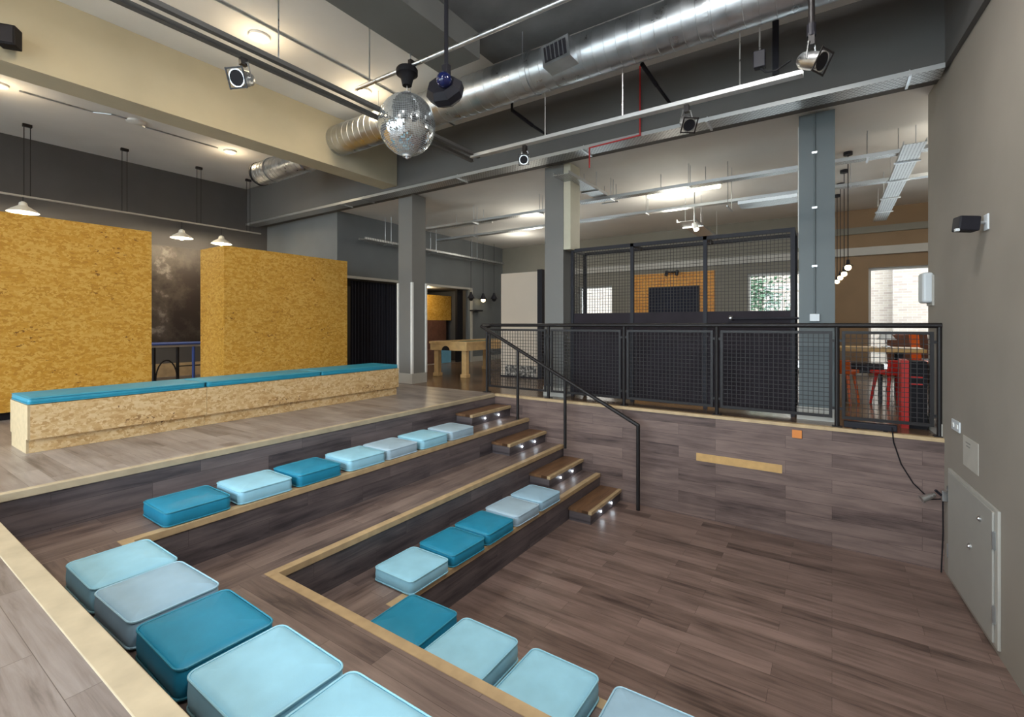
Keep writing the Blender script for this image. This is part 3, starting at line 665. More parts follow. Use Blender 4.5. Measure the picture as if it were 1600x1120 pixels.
bm = NB(); m = Matrix.Translation((-9.36, DY, DZ - .12)) @ Matrix.Rotation(PI / 2, 4, 'Y'); lathe(bm, [(0, .0), (.17, 0), (.225, -.02), (.225, .03)], m, 32); obj('duct_cap', bm, M['black_matt'], t)
# suspended lighting rail (two parallel runs in an L)
RZ, RY, RX = 3.47, 5.04, -4.07
t = thing('lighting_rail', 'suspended twin aluminium lighting rail turning a corner under the duct', 'rail', (RX, RY, RZ))
def channel(bm, axis, a0, a1, p, z, w=.014, h=.020):
    if axis == 'x': box(bm, a0, a1, p - w, p + w, z - h, z + h); box(bm, a0, a1, p - w - .012, p + w + .012, z - h - .006, z - h)
    else: box(bm, p - w, p + w, a0, a1, z - h, z + h); box(bm, p - w - .012, p + w + .012, a0, a1, z - h - .006, z - h)
bm = NB(); channel(bm, 'x', RX, -.22, RY, RZ); obj('rail_run', bm, M['rail_metal'], t)
bm = NB(); channel(bm, 'x', RX, -.22, RY + .15, RZ + .05); obj('rail_run', bm, M['rail_metal'], t)
bm = NB(); channel(bm, 'y', YB + .3, RY + .14, RX - .09, RZ); obj('rail_run', bm, M['beam_dark'], t)
bm = NB(); channel(bm, 'y', YB + .3, RY + .14, RX + .03, RZ + .03); obj('rail_run', bm, M['beam_dark'], t)
for (x, y) in ((-2.95, RY + .07), (-1.95, RY + .28), (-.75, RY + .07), (RX - .03, 2.35), (RX - .03, 3.95), (RX - .03, .9)):
    y_ = RY + .07 if x > -4 else y
    top = DZ - DR if (x > -4 and abs(y_ - DY) < DR) else (4.36 if -4.12 < x < -3.5 and y_ < 4.5 else ZC)
    if x > -4: top = DZ - math.sqrt(max(0, DR ** 2 - (y_ - DY) ** 2))
    bm = NB(); tube(bm, (x, y_, RZ + .03), (x, y_, top), .007, 6); obj('hanger_rod', bm, M['alu'], t)
# far tray on the face of the main beam
def tray(label, axis, a0, a1, p0, p1, z, rods=(), ztop=ZF, mat=None, name='cable_tray'):
    cx, cy = ((a0 + a1) / 2, (p0 + p1) / 2) if axis == 'x' else ((p0 + p1) / 2, (a0 + a1) / 2)
    t = thing(name, label, 'cable tray', (cx, cy, z))
    bm = NB()
    B = (lambda u0, u1, v0, v1, w0, w1: box(bm, u0, u1, v0, v1, w0, w1)) if axis == 'x' else (lambda u0, u1, v0, v1, w0, w1: box(bm, v0, v1, u0, u1, w0, w1))
    B(a0, a1, p0, p1, z, z + .006)
    B(a0, a1, p0, p0 + .005, z + .006, z + .05); B(a0, a1, p1 - .005, p1, z + .006, z + .05)
    obj('tray_body', bm, mat or (M['tray'] if axis == 'x' else M['tray_y']), t)
    for r in rods:
        bm = NB()
        for q in (p0 + .02, p1 - .02):
            if axis == 'x': tube(bm, (r, q, z), (r, q, ztop), .006, 6)
            else: tube(bm, (q, r, z), (q, r, ztop), .006, 6)
        if axis == 'x': box(bm, r - .012, r + .012, p0 - .03, p1 + .03, z - .02, z)
        else: box(bm, p0 - .03, p1 + .03, r - .012, r + .012, z - .02, z)
        obj('hanger', bm, M['galv'], t)
    return t
tray('perforated cable tray slung under the deep grey main beam', 'x', XL + .01, .93, 6.29, 6.56, 3.725, (-8.6, -7.9, -5.4, -3.0, -1.3, .66), 3.79)
# trays of the far room
def ytray(px, py, z): return onz(px, py, z)
def xt(label, pa, pb, z, w, rods):
    y = (onz(pa[0], pa[1], z).y + onz(pb[0], pb[1], z).y) / 2
    return tray(label, 'x', onz(pa[0], pa[1], z).x, onz(pb[0], pb[1], z).x, y, y + w, z, rods)
xt('long cable tray across the far room, the higher one in view', (905, 318), (1500, 222), 3.45, .16, (-3.3, -1.95, .4, 1.1))
xt('long cable tray across the far room, the lower one by the tube light', (690, 378), (1500, 262), 3.42, .14, (-7.5, -4.9, -3.1, .25))
xt('cable tray across the far room between the two columns', (668, 360), (860, 326), 3.45, .16, (-6.6, -4.9))
xt('broad short cable tray near the far wall behind the cage', (1155, 322), (1245, 304), 3.1, .4, (-1.4,))
tray('perforated tray running away beyond the slate column', 'y', 7.45, 12.6, onz(1425, 232, 3.36).x - .1, onz(1425, 232, 3.36).x + .12, 3.36, (8.2, 9.2, 10.4, 11.6))
tray('short perforated tray running away beside the pale column', 'y', onz(922, 264, 3.5).y, onz(972, 302, 3.5).y, -3.62, -3.35, 3.5, (7.6, 8.5))
tray('short lit tray running away over the middle of the cage', 'y', 9.6, 12.3, -2.55, -2.2, 3.2, (10.2, 11.8))
tray('tray with dark clips running away over the curtain wall', 'y', 7.2, 12.8, -9.2, -8.95, 3.16, (8, 9.6, 11.4))
# scaffold pipe for the mirror ball
PY, PZ2 = 3.6, 3.945
t = thing('scaffold_pipe', 'silver scaffold pipe under the ceiling carrying the mirror ball', 'pipe', (-3, PY, PZ2))
bm = NB(); tube(bm, (-4.62, PY, PZ2), (wallx(PY) - .05, PY, PZ2), .024, 16); obj('pipe', bm, M['alu'], t, smooth=True)
for x in (-4.4, -1.9, .3):
    bm = NB(); tube(bm, (x, PY, PZ2), (x, PY, ZC), .008, 6); obj('hanger_rod', bm, M['galv'], t)
BC = ony(636, 195, PY)
t = thing('mirror_ball', 'mirror ball of small glass tiles hanging from the scaffold pipe', 'mirror ball', BC)
bm = NB(); bmesh.ops.create_uvsphere(bm, u_segments=96, v_segments=50, radius=.300, matrix=Matrix.Diagonal((1, 1, 1.09, 1)))
fs = bm.faces[:]
for f in bm.faces: f.material_index = 1
r = bmesh.ops.inset_individual(bm, faces=fs, thickness=.0017, depth=0)
for f in fs: f.material_index = 0
for v in list({v for f in fs for v in f.verts}): v.co += v.co.normalized() * random.uniform(.0006, .0016)
bmesh.ops.translate(bm, verts=bm.verts[:], vec=BC); obj('ball_tiles', bm, [M['mirror'], M['grout']], t)
bm = NB(); tube(bm, BC + Vector((0, 0, .32)), BC + Vector((0, 0, .345)), .05, 20); obj('top_cap', bm, M['galv'], t)
bm = NB(); tube(bm, BC - Vector((0, 0, .345)), BC - Vector((0, 0, .32)), .045, 20); ball(bm, BC - Vector((0, 0, .35)), .018); obj('bottom_cap', bm, M['galv'], t)
bm = NB(); tube(bm, BC + Vector((0, 0, .34)), BC + Vector((0, 0, .43)), .006, 8); obj('hanging_hook', bm, M['alu'], t)
mp = Vector((BC.x, PY, PZ2))
t = thing('ball_motor', 'dark rotator motor clamped on the pipe above the mirror ball', 'motor', mp)
bm = NB(); lathe(bm, [(0, -.17), (.05, -.17), (.065, -.10), (.09, -.06), (.115, -.05), (.115, .0), (.1, .02), (0, .02)], Matrix.Translation((mp.x, mp.y, mp.z - .03)), 20); obj('motor_body', bm, M['black_matt'], t, smooth=True)
bm = NB(); box(bm, mp.x + .05, mp.x + .09, mp.y - .035, mp.y + .035, mp.z - .03, mp.z + .05); obj('clamp', bm, M['steel_dark'], t)
# effect light on a drop pole
ex = ony(695, 142, 3.3)
t = thing('effect_light', 'black faceted party light with a blue lens on a drop pole', 'light', ex)
bm = NB(); d = ray(695, 142)
m = Matrix.Translation(ex) @ Matrix.Rotation(.35, 4, 'Y') @ Matrix.Rotation(PI / 2 - .5, 4, 'X')
lathe(bm, [(0, -.11), (.13, -.10), (.19, -.05), (.2, .02), (.15, .08), (0, .09)], m @ Matrix.Diagonal((1, .82, 1, 1)), 8); obj('light_body', bm, M['black'], t)
bm = NB(); ball(bm, ex + Vector((.10, -.12, .02)), .07, 16); obj('lens', bm, M['lens'], t, smooth=True)
bm = NB(); rbox(bm, ex + Vector((.0, .02, .18)), (.07, .06, .14), None, .008); obj('clamp', bm, M['black'], t)
bm = NB(); tube(bm, ex + Vector((0, .02, .25)), (ex.x, ex.y + .02, ZC), .02, 12); obj('drop_pole', bm, M['black'], t)
bm = NB(); tube(bm, (ex.x, ex.y + .02, ZC - .015), (ex.x, ex.y + .02, ZC + .001), .06, 16); obj('ceiling_plate', bm, M['black'], t)
# theatre lanterns
def lantern(label, p, aim, size, clamp_to, loc_mat='alu', pole=None):
    p = Vector(p); aim = Vector(aim).normalized()
    t = thing('stage_lantern', label, 'spotlight', p, 'silver stage lanterns under the ceiling')
    q = aim.to_track_quat('Z', 'Y').to_matrix(); m = Matrix.Translation(p) @ q.to_4x4(); s = size
    bm = NB(); lathe(bm, [(0, -1.0 * s), (.35 * s, -.95 * s), (.55 * s, -.7 * s), (.62 * s, -.2 * s), (.62 * s, .55 * s), (.68 * s, .6 * s), (.68 * s, .8 * s), (.60 * s, .8 * s), (.6 * s, .6 * s), (0, .55 * s)], m, 20); b = obj('lamp_can', bm, M['alu'], t, smooth=True)
    bm = NB(); c = p + aim * (.84 * s)
    for (u, v, du, dv) in ((-.72, 0, .12, 1.6), (.72, 0, .12, 1.6), (0, -.72, 1.32, .12), (0, .72, 1.32, .12)):
        rbox(bm, c + q @ Vector((u * s, v * s, 0)), (du * s, dv * s, .05 * s), q)
    obj('gel_frame', bm, M['steel_dark'], t)
    bm = NB(); tube(bm, p + aim * (.70 * s), p + aim * (.76 * s), .58 * s, 16); obj('lens', bm, M['black_matt'], t)
    side = q @ Vector((1, 0, 0)); side.z = 0; side.normalize(); top = Vector((p.x, p.y, min(clamp_to, p.z + 1.25 * s)))
    bm = NB()
    for sg in (-1, 1):
        a = p + side * (.72 * s * sg); tube(bm, a, top + side * (.4 * s * sg), .06 * s, 6); tube(bm, a, p + side * (.55 * s * sg), .07 * s, 6)
    tube(bm, top + side * (.45 * s), top - side * (.45 * s), .06 * s, 6); obj('yoke', bm, M['alu'], t)
    bm = NB(); box(bm, p.x - .022, p.x + .022, p.y - .028, p.y + .028, top.z - .02, clamp_to); obj('clamp', bm, M['steel_dark'], t)
    return t
pr = onz(380, 118, RZ - .2); lantern('silver stage lantern on the rail near the glowing downlight', (RX - .06, onx(380, 118, RX - .06).y, RZ - .21), (.35, -.75, -.35), .105, RZ - .04)
p = ony(820, 254, RY); lantern('silver stage lantern just after the rail corner, beside the pale column', (p.x, RY, RZ - .22), (.3, -.8, -.25), .085, RZ - .04)
p = ony(1073, 194, RY); lantern('silver stage lantern halfway along the rail, tilted downward', (p.x, RY, RZ - .22), (.45, -.6, -.62), .10, RZ - .04)
ly = 4.6
p = ony(1268, 95, ly); lantern('silver stage lantern on the long drop pole at the rail end', p, (.75, -.35, -.45), .115, p.z + .22)
t = thing('drop_pole', 'dark drop pole from the duct side holding the end lantern', 'pole', (p.x, ly, p.z + .2))
bm = NB(); tube(bm, (p.x, ly, p.z + .2), (p.x, ly, ZC), .024, 12); obj('pole', bm, M['steel_dark'], t, smooth=True)
bm = NB(); tube(bm, (p.x, ly, p.z + .2), (p.x, ly, p.z + .3), .034, 12); obj('socket', bm, M['black'], t)
# junction box at the rail end with cable
p = ony(1187, 94, RY + .07)
t = thing('junction_box', 'small black junction box on a rod above the rail end', 'box', p)
bm = NB(); rbox(bm, p, (.10, .08, .16), None, .008); obj('box_body', bm, M['black'], t)
bm = NB(); tube(bm, p, (p.x, p.y, DZ - DR + .01), .008, 6); obj('hanger_rod', bm, M['alu'], t)
bm = NB(); polytube(bm, [p + Vector((0, 0, -.07)), p + Vector((.05, 0, -.13)), p + Vector((.14, 0, -.14)), p + Vector((.26, 0, -.08))], .009, 6); obj('lead', bm, M['black_matt'], t)
for (pxa, pxb, lab) in (((800, 172), (832, 196), 'short black strut under the duct nearer the mirror ball'), ((1003, 100), (1026, 133), 'short black strut under the duct by the red pipe')):
    a = ony(pxa[0], pxa[1], 5.35); b = ony(pxb[0], pxb[1], 5.75)
    bm = NB(); tube(bm, (a.x, a.y, ZC), a, .018, 8); tube(bm, a, b, .025, 8); tube(bm, b, (b.x, 6.319, b.z), .02, 8); tag(obj('strut', bm, M['black']), lab, 'strut')
x = ony(1212, 60, 5.9).x
bm = NB(); box(bm, x - .03, x + .03, 5.87, 5.93, 3.9, ZC); tag(obj('ceiling_strut', bm, M['black']), 'black square strut hanging beside the junction box', 'strut')
# red pipe
p0, p1, p2, p3 = ony(1000, 100, 6.27), ony(1000, 211, 6.27), ony(921, 231, 6.27), ony(921, 262, 6.27)
bm = NB(); polytube(bm, [p0, p1, p2, p3], .011, 8); tag(obj('red_conduit', bm, M['redpipe'], smooth=True), 'thin red conduit stepping down the main beam', 'pipe')
# dark little speakers under the beams
def beam_speaker(label, p, rot):
    t = thing('beam_speaker', label, 'speaker', p, 'small black speakers on the beams')
    bm = NB(); rbox(bm, p, (.13, .15, .2), rot, .01); obj('speaker_body', bm, M['black_matt'], t)
    bm = NB(); rbox(bm, p + rot @ Vector((.068, 0, 0)), (.006, .12, .16), rot); obj('speaker_grille', bm, M['black'], t)
    return t
p = onx(14, 58, -6.78); t = beam_speaker('small black speaker on the taupe beam at the edge of view', p, Matrix.Rotation(-.6, 3, 'Z'))
bm = NB(); tube(bm, p, (-6.9, p.y + .03, p.z + .05), .016, 8); obj('bracket', bm, M['black'], t)
p = ony(566, 268, 6.24); t = beam_speaker('small black speaker on the main beam under the duct end', p, Matrix.Rotation(-1.0, 3, 'Z') @ Matrix.Rotation(.3, 3, 'Y'))
bm = NB(); tube(bm, p, (p.x, 6.32, p.z + .05), .016, 8); obj('bracket', bm, M['black'], t)
# downlights and ceiling conduits
WARM, NEUT_FILL = (1, .80, .52), (1, .99, .97)
DL = [(-5.72, 3.04, 'bright round downlight above the lighting rail', WARM, 27), (-5.78, 4.62, 'round downlight glowing behind the mirror ball', WARM, 27), (-10.0, 4.73, 'round downlight beyond the taupe beam near the duct end', WARM, 27), (-10.0, 1.53, 'round downlight beyond the taupe beam at the edge of view', WARM, 27),
      (-5.72, 1.42, 'round downlight over the end of the long bench', WARM, 27), (-5.72, -.2, 'round downlight over the floor beside the broad booth', WARM, 27), (-10.0, -1.6, 'round downlight behind the broad booth', WARM, 27),
      (-2.3, .9, 'added white fill downlight, out of view over the near row of cushions', NEUT_FILL, 60), (-2.0, -2.2, 'added white fill downlight in the concrete ceiling by the windows', NEUT_FILL, 150), (.3, 1.2, 'added white fill downlight in the concrete ceiling close to the side wall', NEUT_FILL, 150), (-.6, 3.3, 'added white fill downlight in the concrete ceiling over the pit', NEUT_FILL, 150)]  # these neutral ones are added fill above the frame, brightening cushions and side wall
for x, y, lab, colr, en in DL:
    t = thing('downlight', lab, 'ceiling light', (x, y, ZC), 'round downlights in the ceiling')
    bm = NB(); lathe(bm, [(.085, 0), (.115, 0), (.115, -.03), (.085, -.035), (.085, 0)], Matrix.Translation((x, y, ZC)), 28); obj('bezel', bm, M['white'], t, smooth=True)
    bm = NB(); lathe(bm, [(0, -.050), (.05, -.045), (.085, -.026)], Matrix.Translation((x, y, ZC)), 28); obj('lamp_disc', bm, M['lamp_warm'], t)
    for kind, share, dz in (('POINT', .35, .30), ('SPOT', 1.05, .07)):      # glow of the domed lens and its downward beam
        lt = bpy.data.lights.new('downlight_beam', kind); lt.energy = en * share; lt.color = colr; lt.shadow_soft_size = .09
        if kind == 'SPOT': lt.spot_size = 2.75; lt.spot_blend = .6
        lo = bpy.data.objects.new('downlight_beam', lt); COL.objects.link(lo); lo.location = (x, y, ZC - dz)
p = onz(212, 189, ZC)
bm = NB(); lathe(bm, [(0, -.045), (.09, -.045), (.13, -.03), (.14, 0), (0, 0)], Matrix.Translation((p.x, p.y, ZC)), 24); tag(obj('smoke_detector', bm, M['white'], smooth=True), 'white round detector dome on the ceiling between two downlights', 'detector')
def cond(label, pts, r=.012): 
    bm = NB(); polytube(bm, pts, r, 8); tag(obj('ceiling_conduit', bm, M['galv'], smooth=True), label, 'pipe')
cond('thin conduit on the ceiling joining the two brighter downlights', [(-5.45, YB + .1, ZC - .015), (-5.45, 6.3, ZC - .015)])
cond('thin conduit on the ceiling beyond the taupe beam', [(-10.0, YB + .1, ZC - .015), (-10.0, 1.3, ZC - .015)])
cond('thin conduit running past the white detector dome', [(-10.0, 1.75, ZC - .015), (-10.0, 2.6, ZC - .015), (-9.85, 2.8, ZC - .015), (-9.85, 3.1, ZC - .015), (-10, 3.3, ZC - .015), (-10.0, 4.5, ZC - .015)])
# pendant pipe by the dark wall
HX, HZ = -11.6, 3.4
t = thing('pendant_pipe', 'long thin pipe slung on rods before the dark wall', 'pipe', (HX, 3, HZ))
bm = NB(); tube(bm, (HX, -3, HZ), (HX, 6.2, HZ), .018, 10); obj('pipe', bm, M['skirt'], t, smooth=True)
for yy in (.7, 2.13, 3.5, 4.83, 5.9):
    bm = NB(); tube(bm, (HX, yy - .04, HZ), (HX, yy - .04, ZC), .006, 6); tube(bm, (HX, yy + .04, HZ), (HX, yy + .04, ZC), .006, 6); box(bm, HX - .03, HX + .03, yy - .06, yy + .06, ZC - .05, ZC); obj('hanger', bm, M['steel_dark'], t)
def pendant(label, p, ztop, r, mat, group, lum=25, cm='black', emit_r=.045):
    t = thing('pendant_lamp', label, 'pendant lamp', p, group)
    bm = NB(); lathe(bm, [(.02, r * .9), (.05, r * .8), (.3 * r, r * .55), (.75 * r, r * .25), (r, 0), (r * .97, 0), (.72 * r, r * .22), (.28 * r, r * .5), (.02, r * .75)], Matrix.Translation(p), 24); obj('lamp_shade', bm, mat, t, smooth=True)
    bm = NB(); ball(bm, Vector(p) + Vector((0, 0, .02)), emit_r, 14); obj('bulb', bm, M['lamp_pend'], t, smooth=True)
    bm = NB(); tube(bm, Vector(p) + Vector((0, 0, r * .85)), (p[0], p[1], ztop), .006, 6); obj('cord', bm, M[cm], t)
    if lum:
        lt = bpy.data.lights.new('pendant_glow', 'POINT'); lt.energy = lum; lt.color = (1, .82, .55); lt.shadow_soft_size = .05
        lo = bpy.data.objects.new('pendant_glow', lt); COL.objects.link(lo); lo.location = (p[0], p[1], p[2] - .06)
for (px, py, lab) in ((36, 332, 'white pendant lamp peeping over the broad booth'), (284, 372, 'white pendant lamp above the gap between the booths'), (346, 381, 'white pendant lamp just above the corner of the standing booth')):
    p = onx(px, py, HX); pendant(lab, tuple(p), HZ, .21, M['shade_white'], 'white pendants on the slung pipe', 40, 'black', .06)
#@@FAR
# ------------------------------------------------------------------ left-back: gap, recess, pool table
p0, p1 = onx(236, 388, -12.45), onx(320, 540, -12.45)
bm = NB(); box(bm, XL, XL + .03, p0.y - .3, p1.y + .25, .72, 2.95); tag(obj('wall_mural', bm, M['mural']), 'cloudy dark print on the wall in the gap between the booths', 'picture')
# blue table
tx0 = -11.4; y0, y1 = onx(236, 540, tx0).y - .25, onx(318, 540, tx0).y + .3; zt = onx(280, 536, tx0).z
t = thing('blue_table', 'blue-topped table with arched steel legs between the booths', 'table', (tx0 - .3, (y0 + y1) / 2, 0))
bm = NB(); rbox(bm, (tx0 - .35, (y0 + y1) / 2, zt - .015), (.75, y1 - y0, .035), None, .008); obj('tabletop', bm, M['blue'], t)
bm = NB(); box(bm, tx0 - .03, tx0 - .005, y0 + .05, y1 - .05, zt - .08, zt - .033); obj('apron', bm, M['skirt'], t)
for yy in (onx(242, 560, tx0).y, onx(279, 560, tx0).y, onx(304, 560, tx0).y):
    bm = NB(); tube(bm, (tx0 - .05, yy, 0), (tx0 - .05, yy, zt - .035), .03, 10); obj('leg', bm, M['blue'] if yy > onx(290, 560, tx0).y else M['steel_dark'], t)
ya, yb = onx(244, 560, tx0).y, onx(278, 560, tx0).y
bm = NB(); polytube(bm, [(tx0 - .03, (ya + yb) / 2 - (yb - ya) / 2 * math.cos(a * PI / 12), .02 + .42 * math.sin(a * PI / 12)) for a in range(13)], .014, 8); obj('arch_brace', bm, M['steel_dark'], t)
bm = NB(); tube(bm, (tx0 - .05, yb, .3), (tx0 - .05, y1, .3), .012, 8); obj('stretcher', bm, M['steel_dark'], t)
bm = NB(); box(bm, XL, XL + .03, YB, 6.85, 0, .3); struct('baseboard_dark', bm, M['nosing'])
# curtain in recess
CXX = -9.78; y0, y1 = onx(548, 500, CXX).y, onx(655, 500, CXX).y
bm = NB(); n = 150; fr = []
for i in range(n + 1):
    y = y0 + (y1 - y0) * i / n; x = CXX + .045 * math.sin(i * 2 * PI / 6) + .01 * math.sin(i * .7)
    fr.append((bm.verts.new((x, y, .01)), bm.verts.new((x, y, 2.26)), bm.verts.new((x - .012, y, .01)), bm.verts.new((x - .012, y, 2.26))))
for a, b in zip(fr, fr[1:]):
    bm.faces.new((a[0], b[0], b[1], a[1])); bm.faces.new((a[2], a[3], b[3], b[2])); bm.faces.new((a[1], b[1], b[3], a[3])); bm.faces.new((a[0], a[2], b[2], b[0]))
tag(obj('curtain', bm, M['curtain'], smooth=True), 'dark pleated curtain in the recess behind the booth and column', 'curtain')
# panel + booth seat deep in recess
a, b = onx(640, 458, -10.42), onx(705, 500, -10.42)
bm = NB(); box(bm, -10.50, -10.42, a.y, b.y, 1.32, a.z); tag(obj('osb_panel', bm, M['osb_y']), 'bright strand-board panel above the brown banquette in the recess', 'panel')
t = thing('banquette', 'dark brown banquette below the strand-board panel in the recess', 'seat', (-10.45, 10.8, 0))
bm = NB(); box(bm, -10.50, -10.40, 9.6, 11.6, .42, 1.315); obj('backrest', bm, M['brown'], t)
bm = NB(); box(bm, -10.40, -10.02, 9.6, 11.3, .0, .42); obj('seat', bm, M['brown'], t)
bm = NB(); box(bm, -9.80, -9.72, 11.35, 11.62, .004, 2.27); tag(obj('screen_panel', bm, M['black_matt']), 'tall black panel at the end of the recess', 'panel')
p = onx(693, 545, -9.90)
bm = NB(); rbox(bm, (-9.92, p.y, p.z / 2 + .004), (.30, .42, p.z - .008), None, .01); tag(obj('storage_box', bm, M['blue_box']), 'powder blue box on the floor seen under the pool table', 'box')
# pool table
c0 = onz(676, 588, 0)
px0, px1, py0, py1 = -7.95, -6.45, 8.35, 10.6
fx = [onz(684, 587, 0), onz(727, 590, 0)]
L0 = Vector((fx[0].x, fx[0].y, 0)); L1 = Vector((fx[1].x, fx[1].y, 0)); u = (L1 - L0); wdt = u.length; u.normalize(); v = Vector((-u.y, u.x, 0))
Rt = Matrix((u, v, Vector((0, 0, 1)))).transposed()
t = thing('pool_table', 'honey pine pool table with fluted square legs on the shiny floor', 'pool table', (L0 + L1) / 2)
TL = 2.0; TH = onz(727, 528, .80); H = .80
def lb(bm, a0, a1, b0, b1, z0, z1):
    c = L0 + u * ((a0 + a1) / 2) + v * ((b0 + b1) / 2); c.z = (z0 + z1) / 2; rbox(bm, c, (a1 - a0, b1 - b0, z1 - z0), Rt)
bm = NB(); lb(bm, -.12, wdt + .12, -.12, TL + .12, H - .2, H - .05); obj('body', bm, M['pine'], t)
bm = NB()
for q in ((-.14, wdt + .14, -.14, 0), (-.14, wdt + .14, TL, TL + .14), (-.14, 0, 0, TL), (wdt, wdt + .14, 0, TL)): lb(bm, q[0], q[1], q[2], q[3], H - .05, H)
obj('cushion_rail', bm, M['pine'], t)
bm = NB(); lb(bm, 0, wdt, 0, TL, H - .05, H - .03); obj('playing_surface', bm, M['baize'], t)
for (aa, bb) in ((0, 0), (wdt, 0), (0, TL), (wdt, TL)):
    bm = NB(); lb(bm, aa - .06, aa + .06, bb - .06, bb + .06, 0, H - .2); lb(bm, aa - .08, aa + .08, bb - .08, bb + .08, .0, .08); obj('leg', bm, M['pine'], t, bevel=.01)
bm = NB(); c = L0 + u * (wdt * .42) - v * .125; c.z = H - .20
arc = [(.11 * math.cos(PI * a / 12), .10 * math.sin(PI * a / 12)) for a in range(13)]
fr_ = [bm.verts.new(c + u * x + Vector((0, 0, z))) for x, z in arc]; bk_ = [bm.verts.new(c + u * x + v * .02 + Vector((0, 0, z))) for x, z in arc]
bm.faces.new(fr_); bm.faces.new(bk_[::-1])
for a in range(13): b_ = (a + 1) % 13; bm.faces.new((fr_[a], bk_[a], bk_[b_], fr_[b_]))
obj('ball_return', bm, M['black_matt'], t)
# wall lamps by the corner
for (px, py, lit, lab) in ((736, 466, 0, 'dark wall pendant near the recess jamb'), (755, 468, 1, 'glowing small pendant in the far corner'), (772, 467, 0, 'dark small pendant beside the cream board')):
    p = ony(px, py, 12.6)
    if p.x < -9.3: p = onx(px, py, -9.3)
    t = thing('corner_pendant', lab, 'pendant lamp', p, 'small dark pendants in the far corner')
    bm = NB(); lathe(bm, [(.03, .2), (.05, .12), (.12, .0), (.11, 0), (.04, .1)], Matrix.Translation(p), 16); obj('lamp_shade', bm, M['black'], t, smooth=True)
    bm = NB(); ball(bm, p + Vector((0, 0, -.01)), .075, 12); obj('bulb', bm, M['lamp_pend'] if lit else M['black_matt'], t, smooth=True)
    bm = NB(); tube(bm, p + Vector((0, 0, .18)), (p.x, p.y, ZF), .006, 6); obj('cord', bm, M['black'], t)
a, b = onx(737, 485, -9.42), onx(750, 485, -9.42)
bm = NB(); box(bm, -9.5, -9.3, a.y, b.y, a.z - .02, a.z + .02); tag(obj('wall_shelf', bm, M['black']), 'thin black shelf on the slate wall past the recess', 'shelf')
# cream board with print, dark edge
BY = 8.9
a, b = ony(783, 428, BY), ony(846, 602, BY)
t = thing('display_board', 'tall cream board with a black and white print at its foot', 'board', ((a.x + b.x) / 2, BY, 0))
bm = NB(); box(bm, a.x, b.x - .1, BY, BY + .05, .03, a.z); obj('board_face', bm, M['board'], t)
bm = NB(); box(bm, b.x - .1, b.x + .02, BY - .01, BY + .10, 0, a.z + .04); obj('dark_edge', bm, M['black'], t)
q0, q1 = ony(790, 570, BY), ony(838, 597, BY)
bm = NB(); box(bm, q0.x, q1.x, BY - .008, BY, q1.z, q0.z); obj('print', bm, M['print'], t)
bm = NB(); box(bm, a.x, b.x - .1, BY - .03, BY + .10, 0, .03); obj('foot', bm, M['black'], t)
# TV on OSB panel
a, b = ony(990, 430, YF), ony(1117, 490, YF)
bm = NB(); box(bm, a.x, b.x, YF - .03, YF, 1.0, a.z); tag(obj('wall_panel', bm, M['osb_orange']), 'orange strand-board panel on the far wall behind the television', 'panel')
a, b = ony(1013, 449, YF - .1), ony(1092, 489, YF - .1)
t = thing('television', 'black wall television on the orange panel seen through the cage', 'television', ((a.x + b.x) / 2, YF - .06, b.z))
bm = NB(); box(bm, a.x, b.x, YF - .10, YF - .04, b.z - .08, a.z); obj('tv_case', bm, M['black'], t)
bm = NB(); box(bm, a.x + .03, b.x - .03, YF - .104, YF - .10, b.z - .05, a.z - .03); obj('screen', bm, M['screen'], t)
bm = NB(); box(bm, (a.x + b.x) / 2 - .2, (a.x + b.x) / 2 + .2, YF - .04, YF - .03, b.z + .1, a.z - .1); obj('wall_mount', bm, M['black'], t)
p = ony(1050, 425, YF - .2)
t = thing('picture_lamp', 'small twin lamp above the orange panel', 'lamp', p)
bm = NB(); tube(bm, p - Vector((.15, 0, 0)), p + Vector((.15, 0, 0)), .02, 8); tube(bm, p, (p.x, YF, p.z), .015, 8); obj('bar', bm, M['black'], t)
for sg in (-1, 1):
    bm = NB(); tube(bm, p + Vector((.14 * sg, 0, .03)), p + Vector((.14 * sg, -.06, -.09)), .045, 12); obj('lamp_head', bm, M['black'], t)
# fluorescent fittings
def tube_light(label, pa, pb, z, mat):
    A, B = onz(pa[0], pa[1], z), onz(pb[0], pb[1], z); y = (A.y + B.y) / 2
    t = thing('tube_light', label, 'ceiling light', ((A.x + B.x) / 2, y, z), 'tube lights of the far room')
    bm = NB(); box(bm, A.x, B.x, y - .05, y + .05, z + .03, z + .09); obj('housing', bm, M['white'], t)
    bm = NB(); tube(bm, (A.x + .02, y, z + .005), (B.x - .02, y, z + .005), .026, 12); obj('lamp_tube', bm, M[mat], t)
    for q in (.2, .8):
        bm = NB(); xx = A.x + (B.x - A.x) * q; tube(bm, (xx, y, z + .09), (xx, y, ZF), .006, 6); obj('hanger_rod', bm, M['galv'], t)
    return (A.x + B.x) / 2, y, z, B.x - A.x
for args in (('glowing tube light over the cage', (1010, 308), (1128, 292), 3.45, 'lamp_tube'), ('unlit tube light between the pale columns', (702, 358), (768, 346), 3.5, 'white')):
    x, y, z, L = tube_light(*args)
for (x, y, e) in ((-2.6, 9.7, 60), (-5.9, 9.6, 38), (2.4, 10, 46), (-7.6, 11.6, 26), (1.5, 8.3, 20)):  # bare fill lamps without fittings, added to brighten the far room and its ceiling
    lt = bpy.data.lights.new('far_room_fill', 'POINT'); lt.energy = e; lt.color = (1, .95, .82); lt.shadow_soft_size = .3
    lo = bpy.data.objects.new('far_room_fill', lt); COL.objects.link(lo); lo.location = (x, y, 3.3)
lt = bpy.data.lights.new('recess_fill', 'POINT'); lt.energy = 26; lt.color = (1, .82, .5); lt.shadow_soft_size = .1  # added lamp without a fitting, brightens the strand-board panel
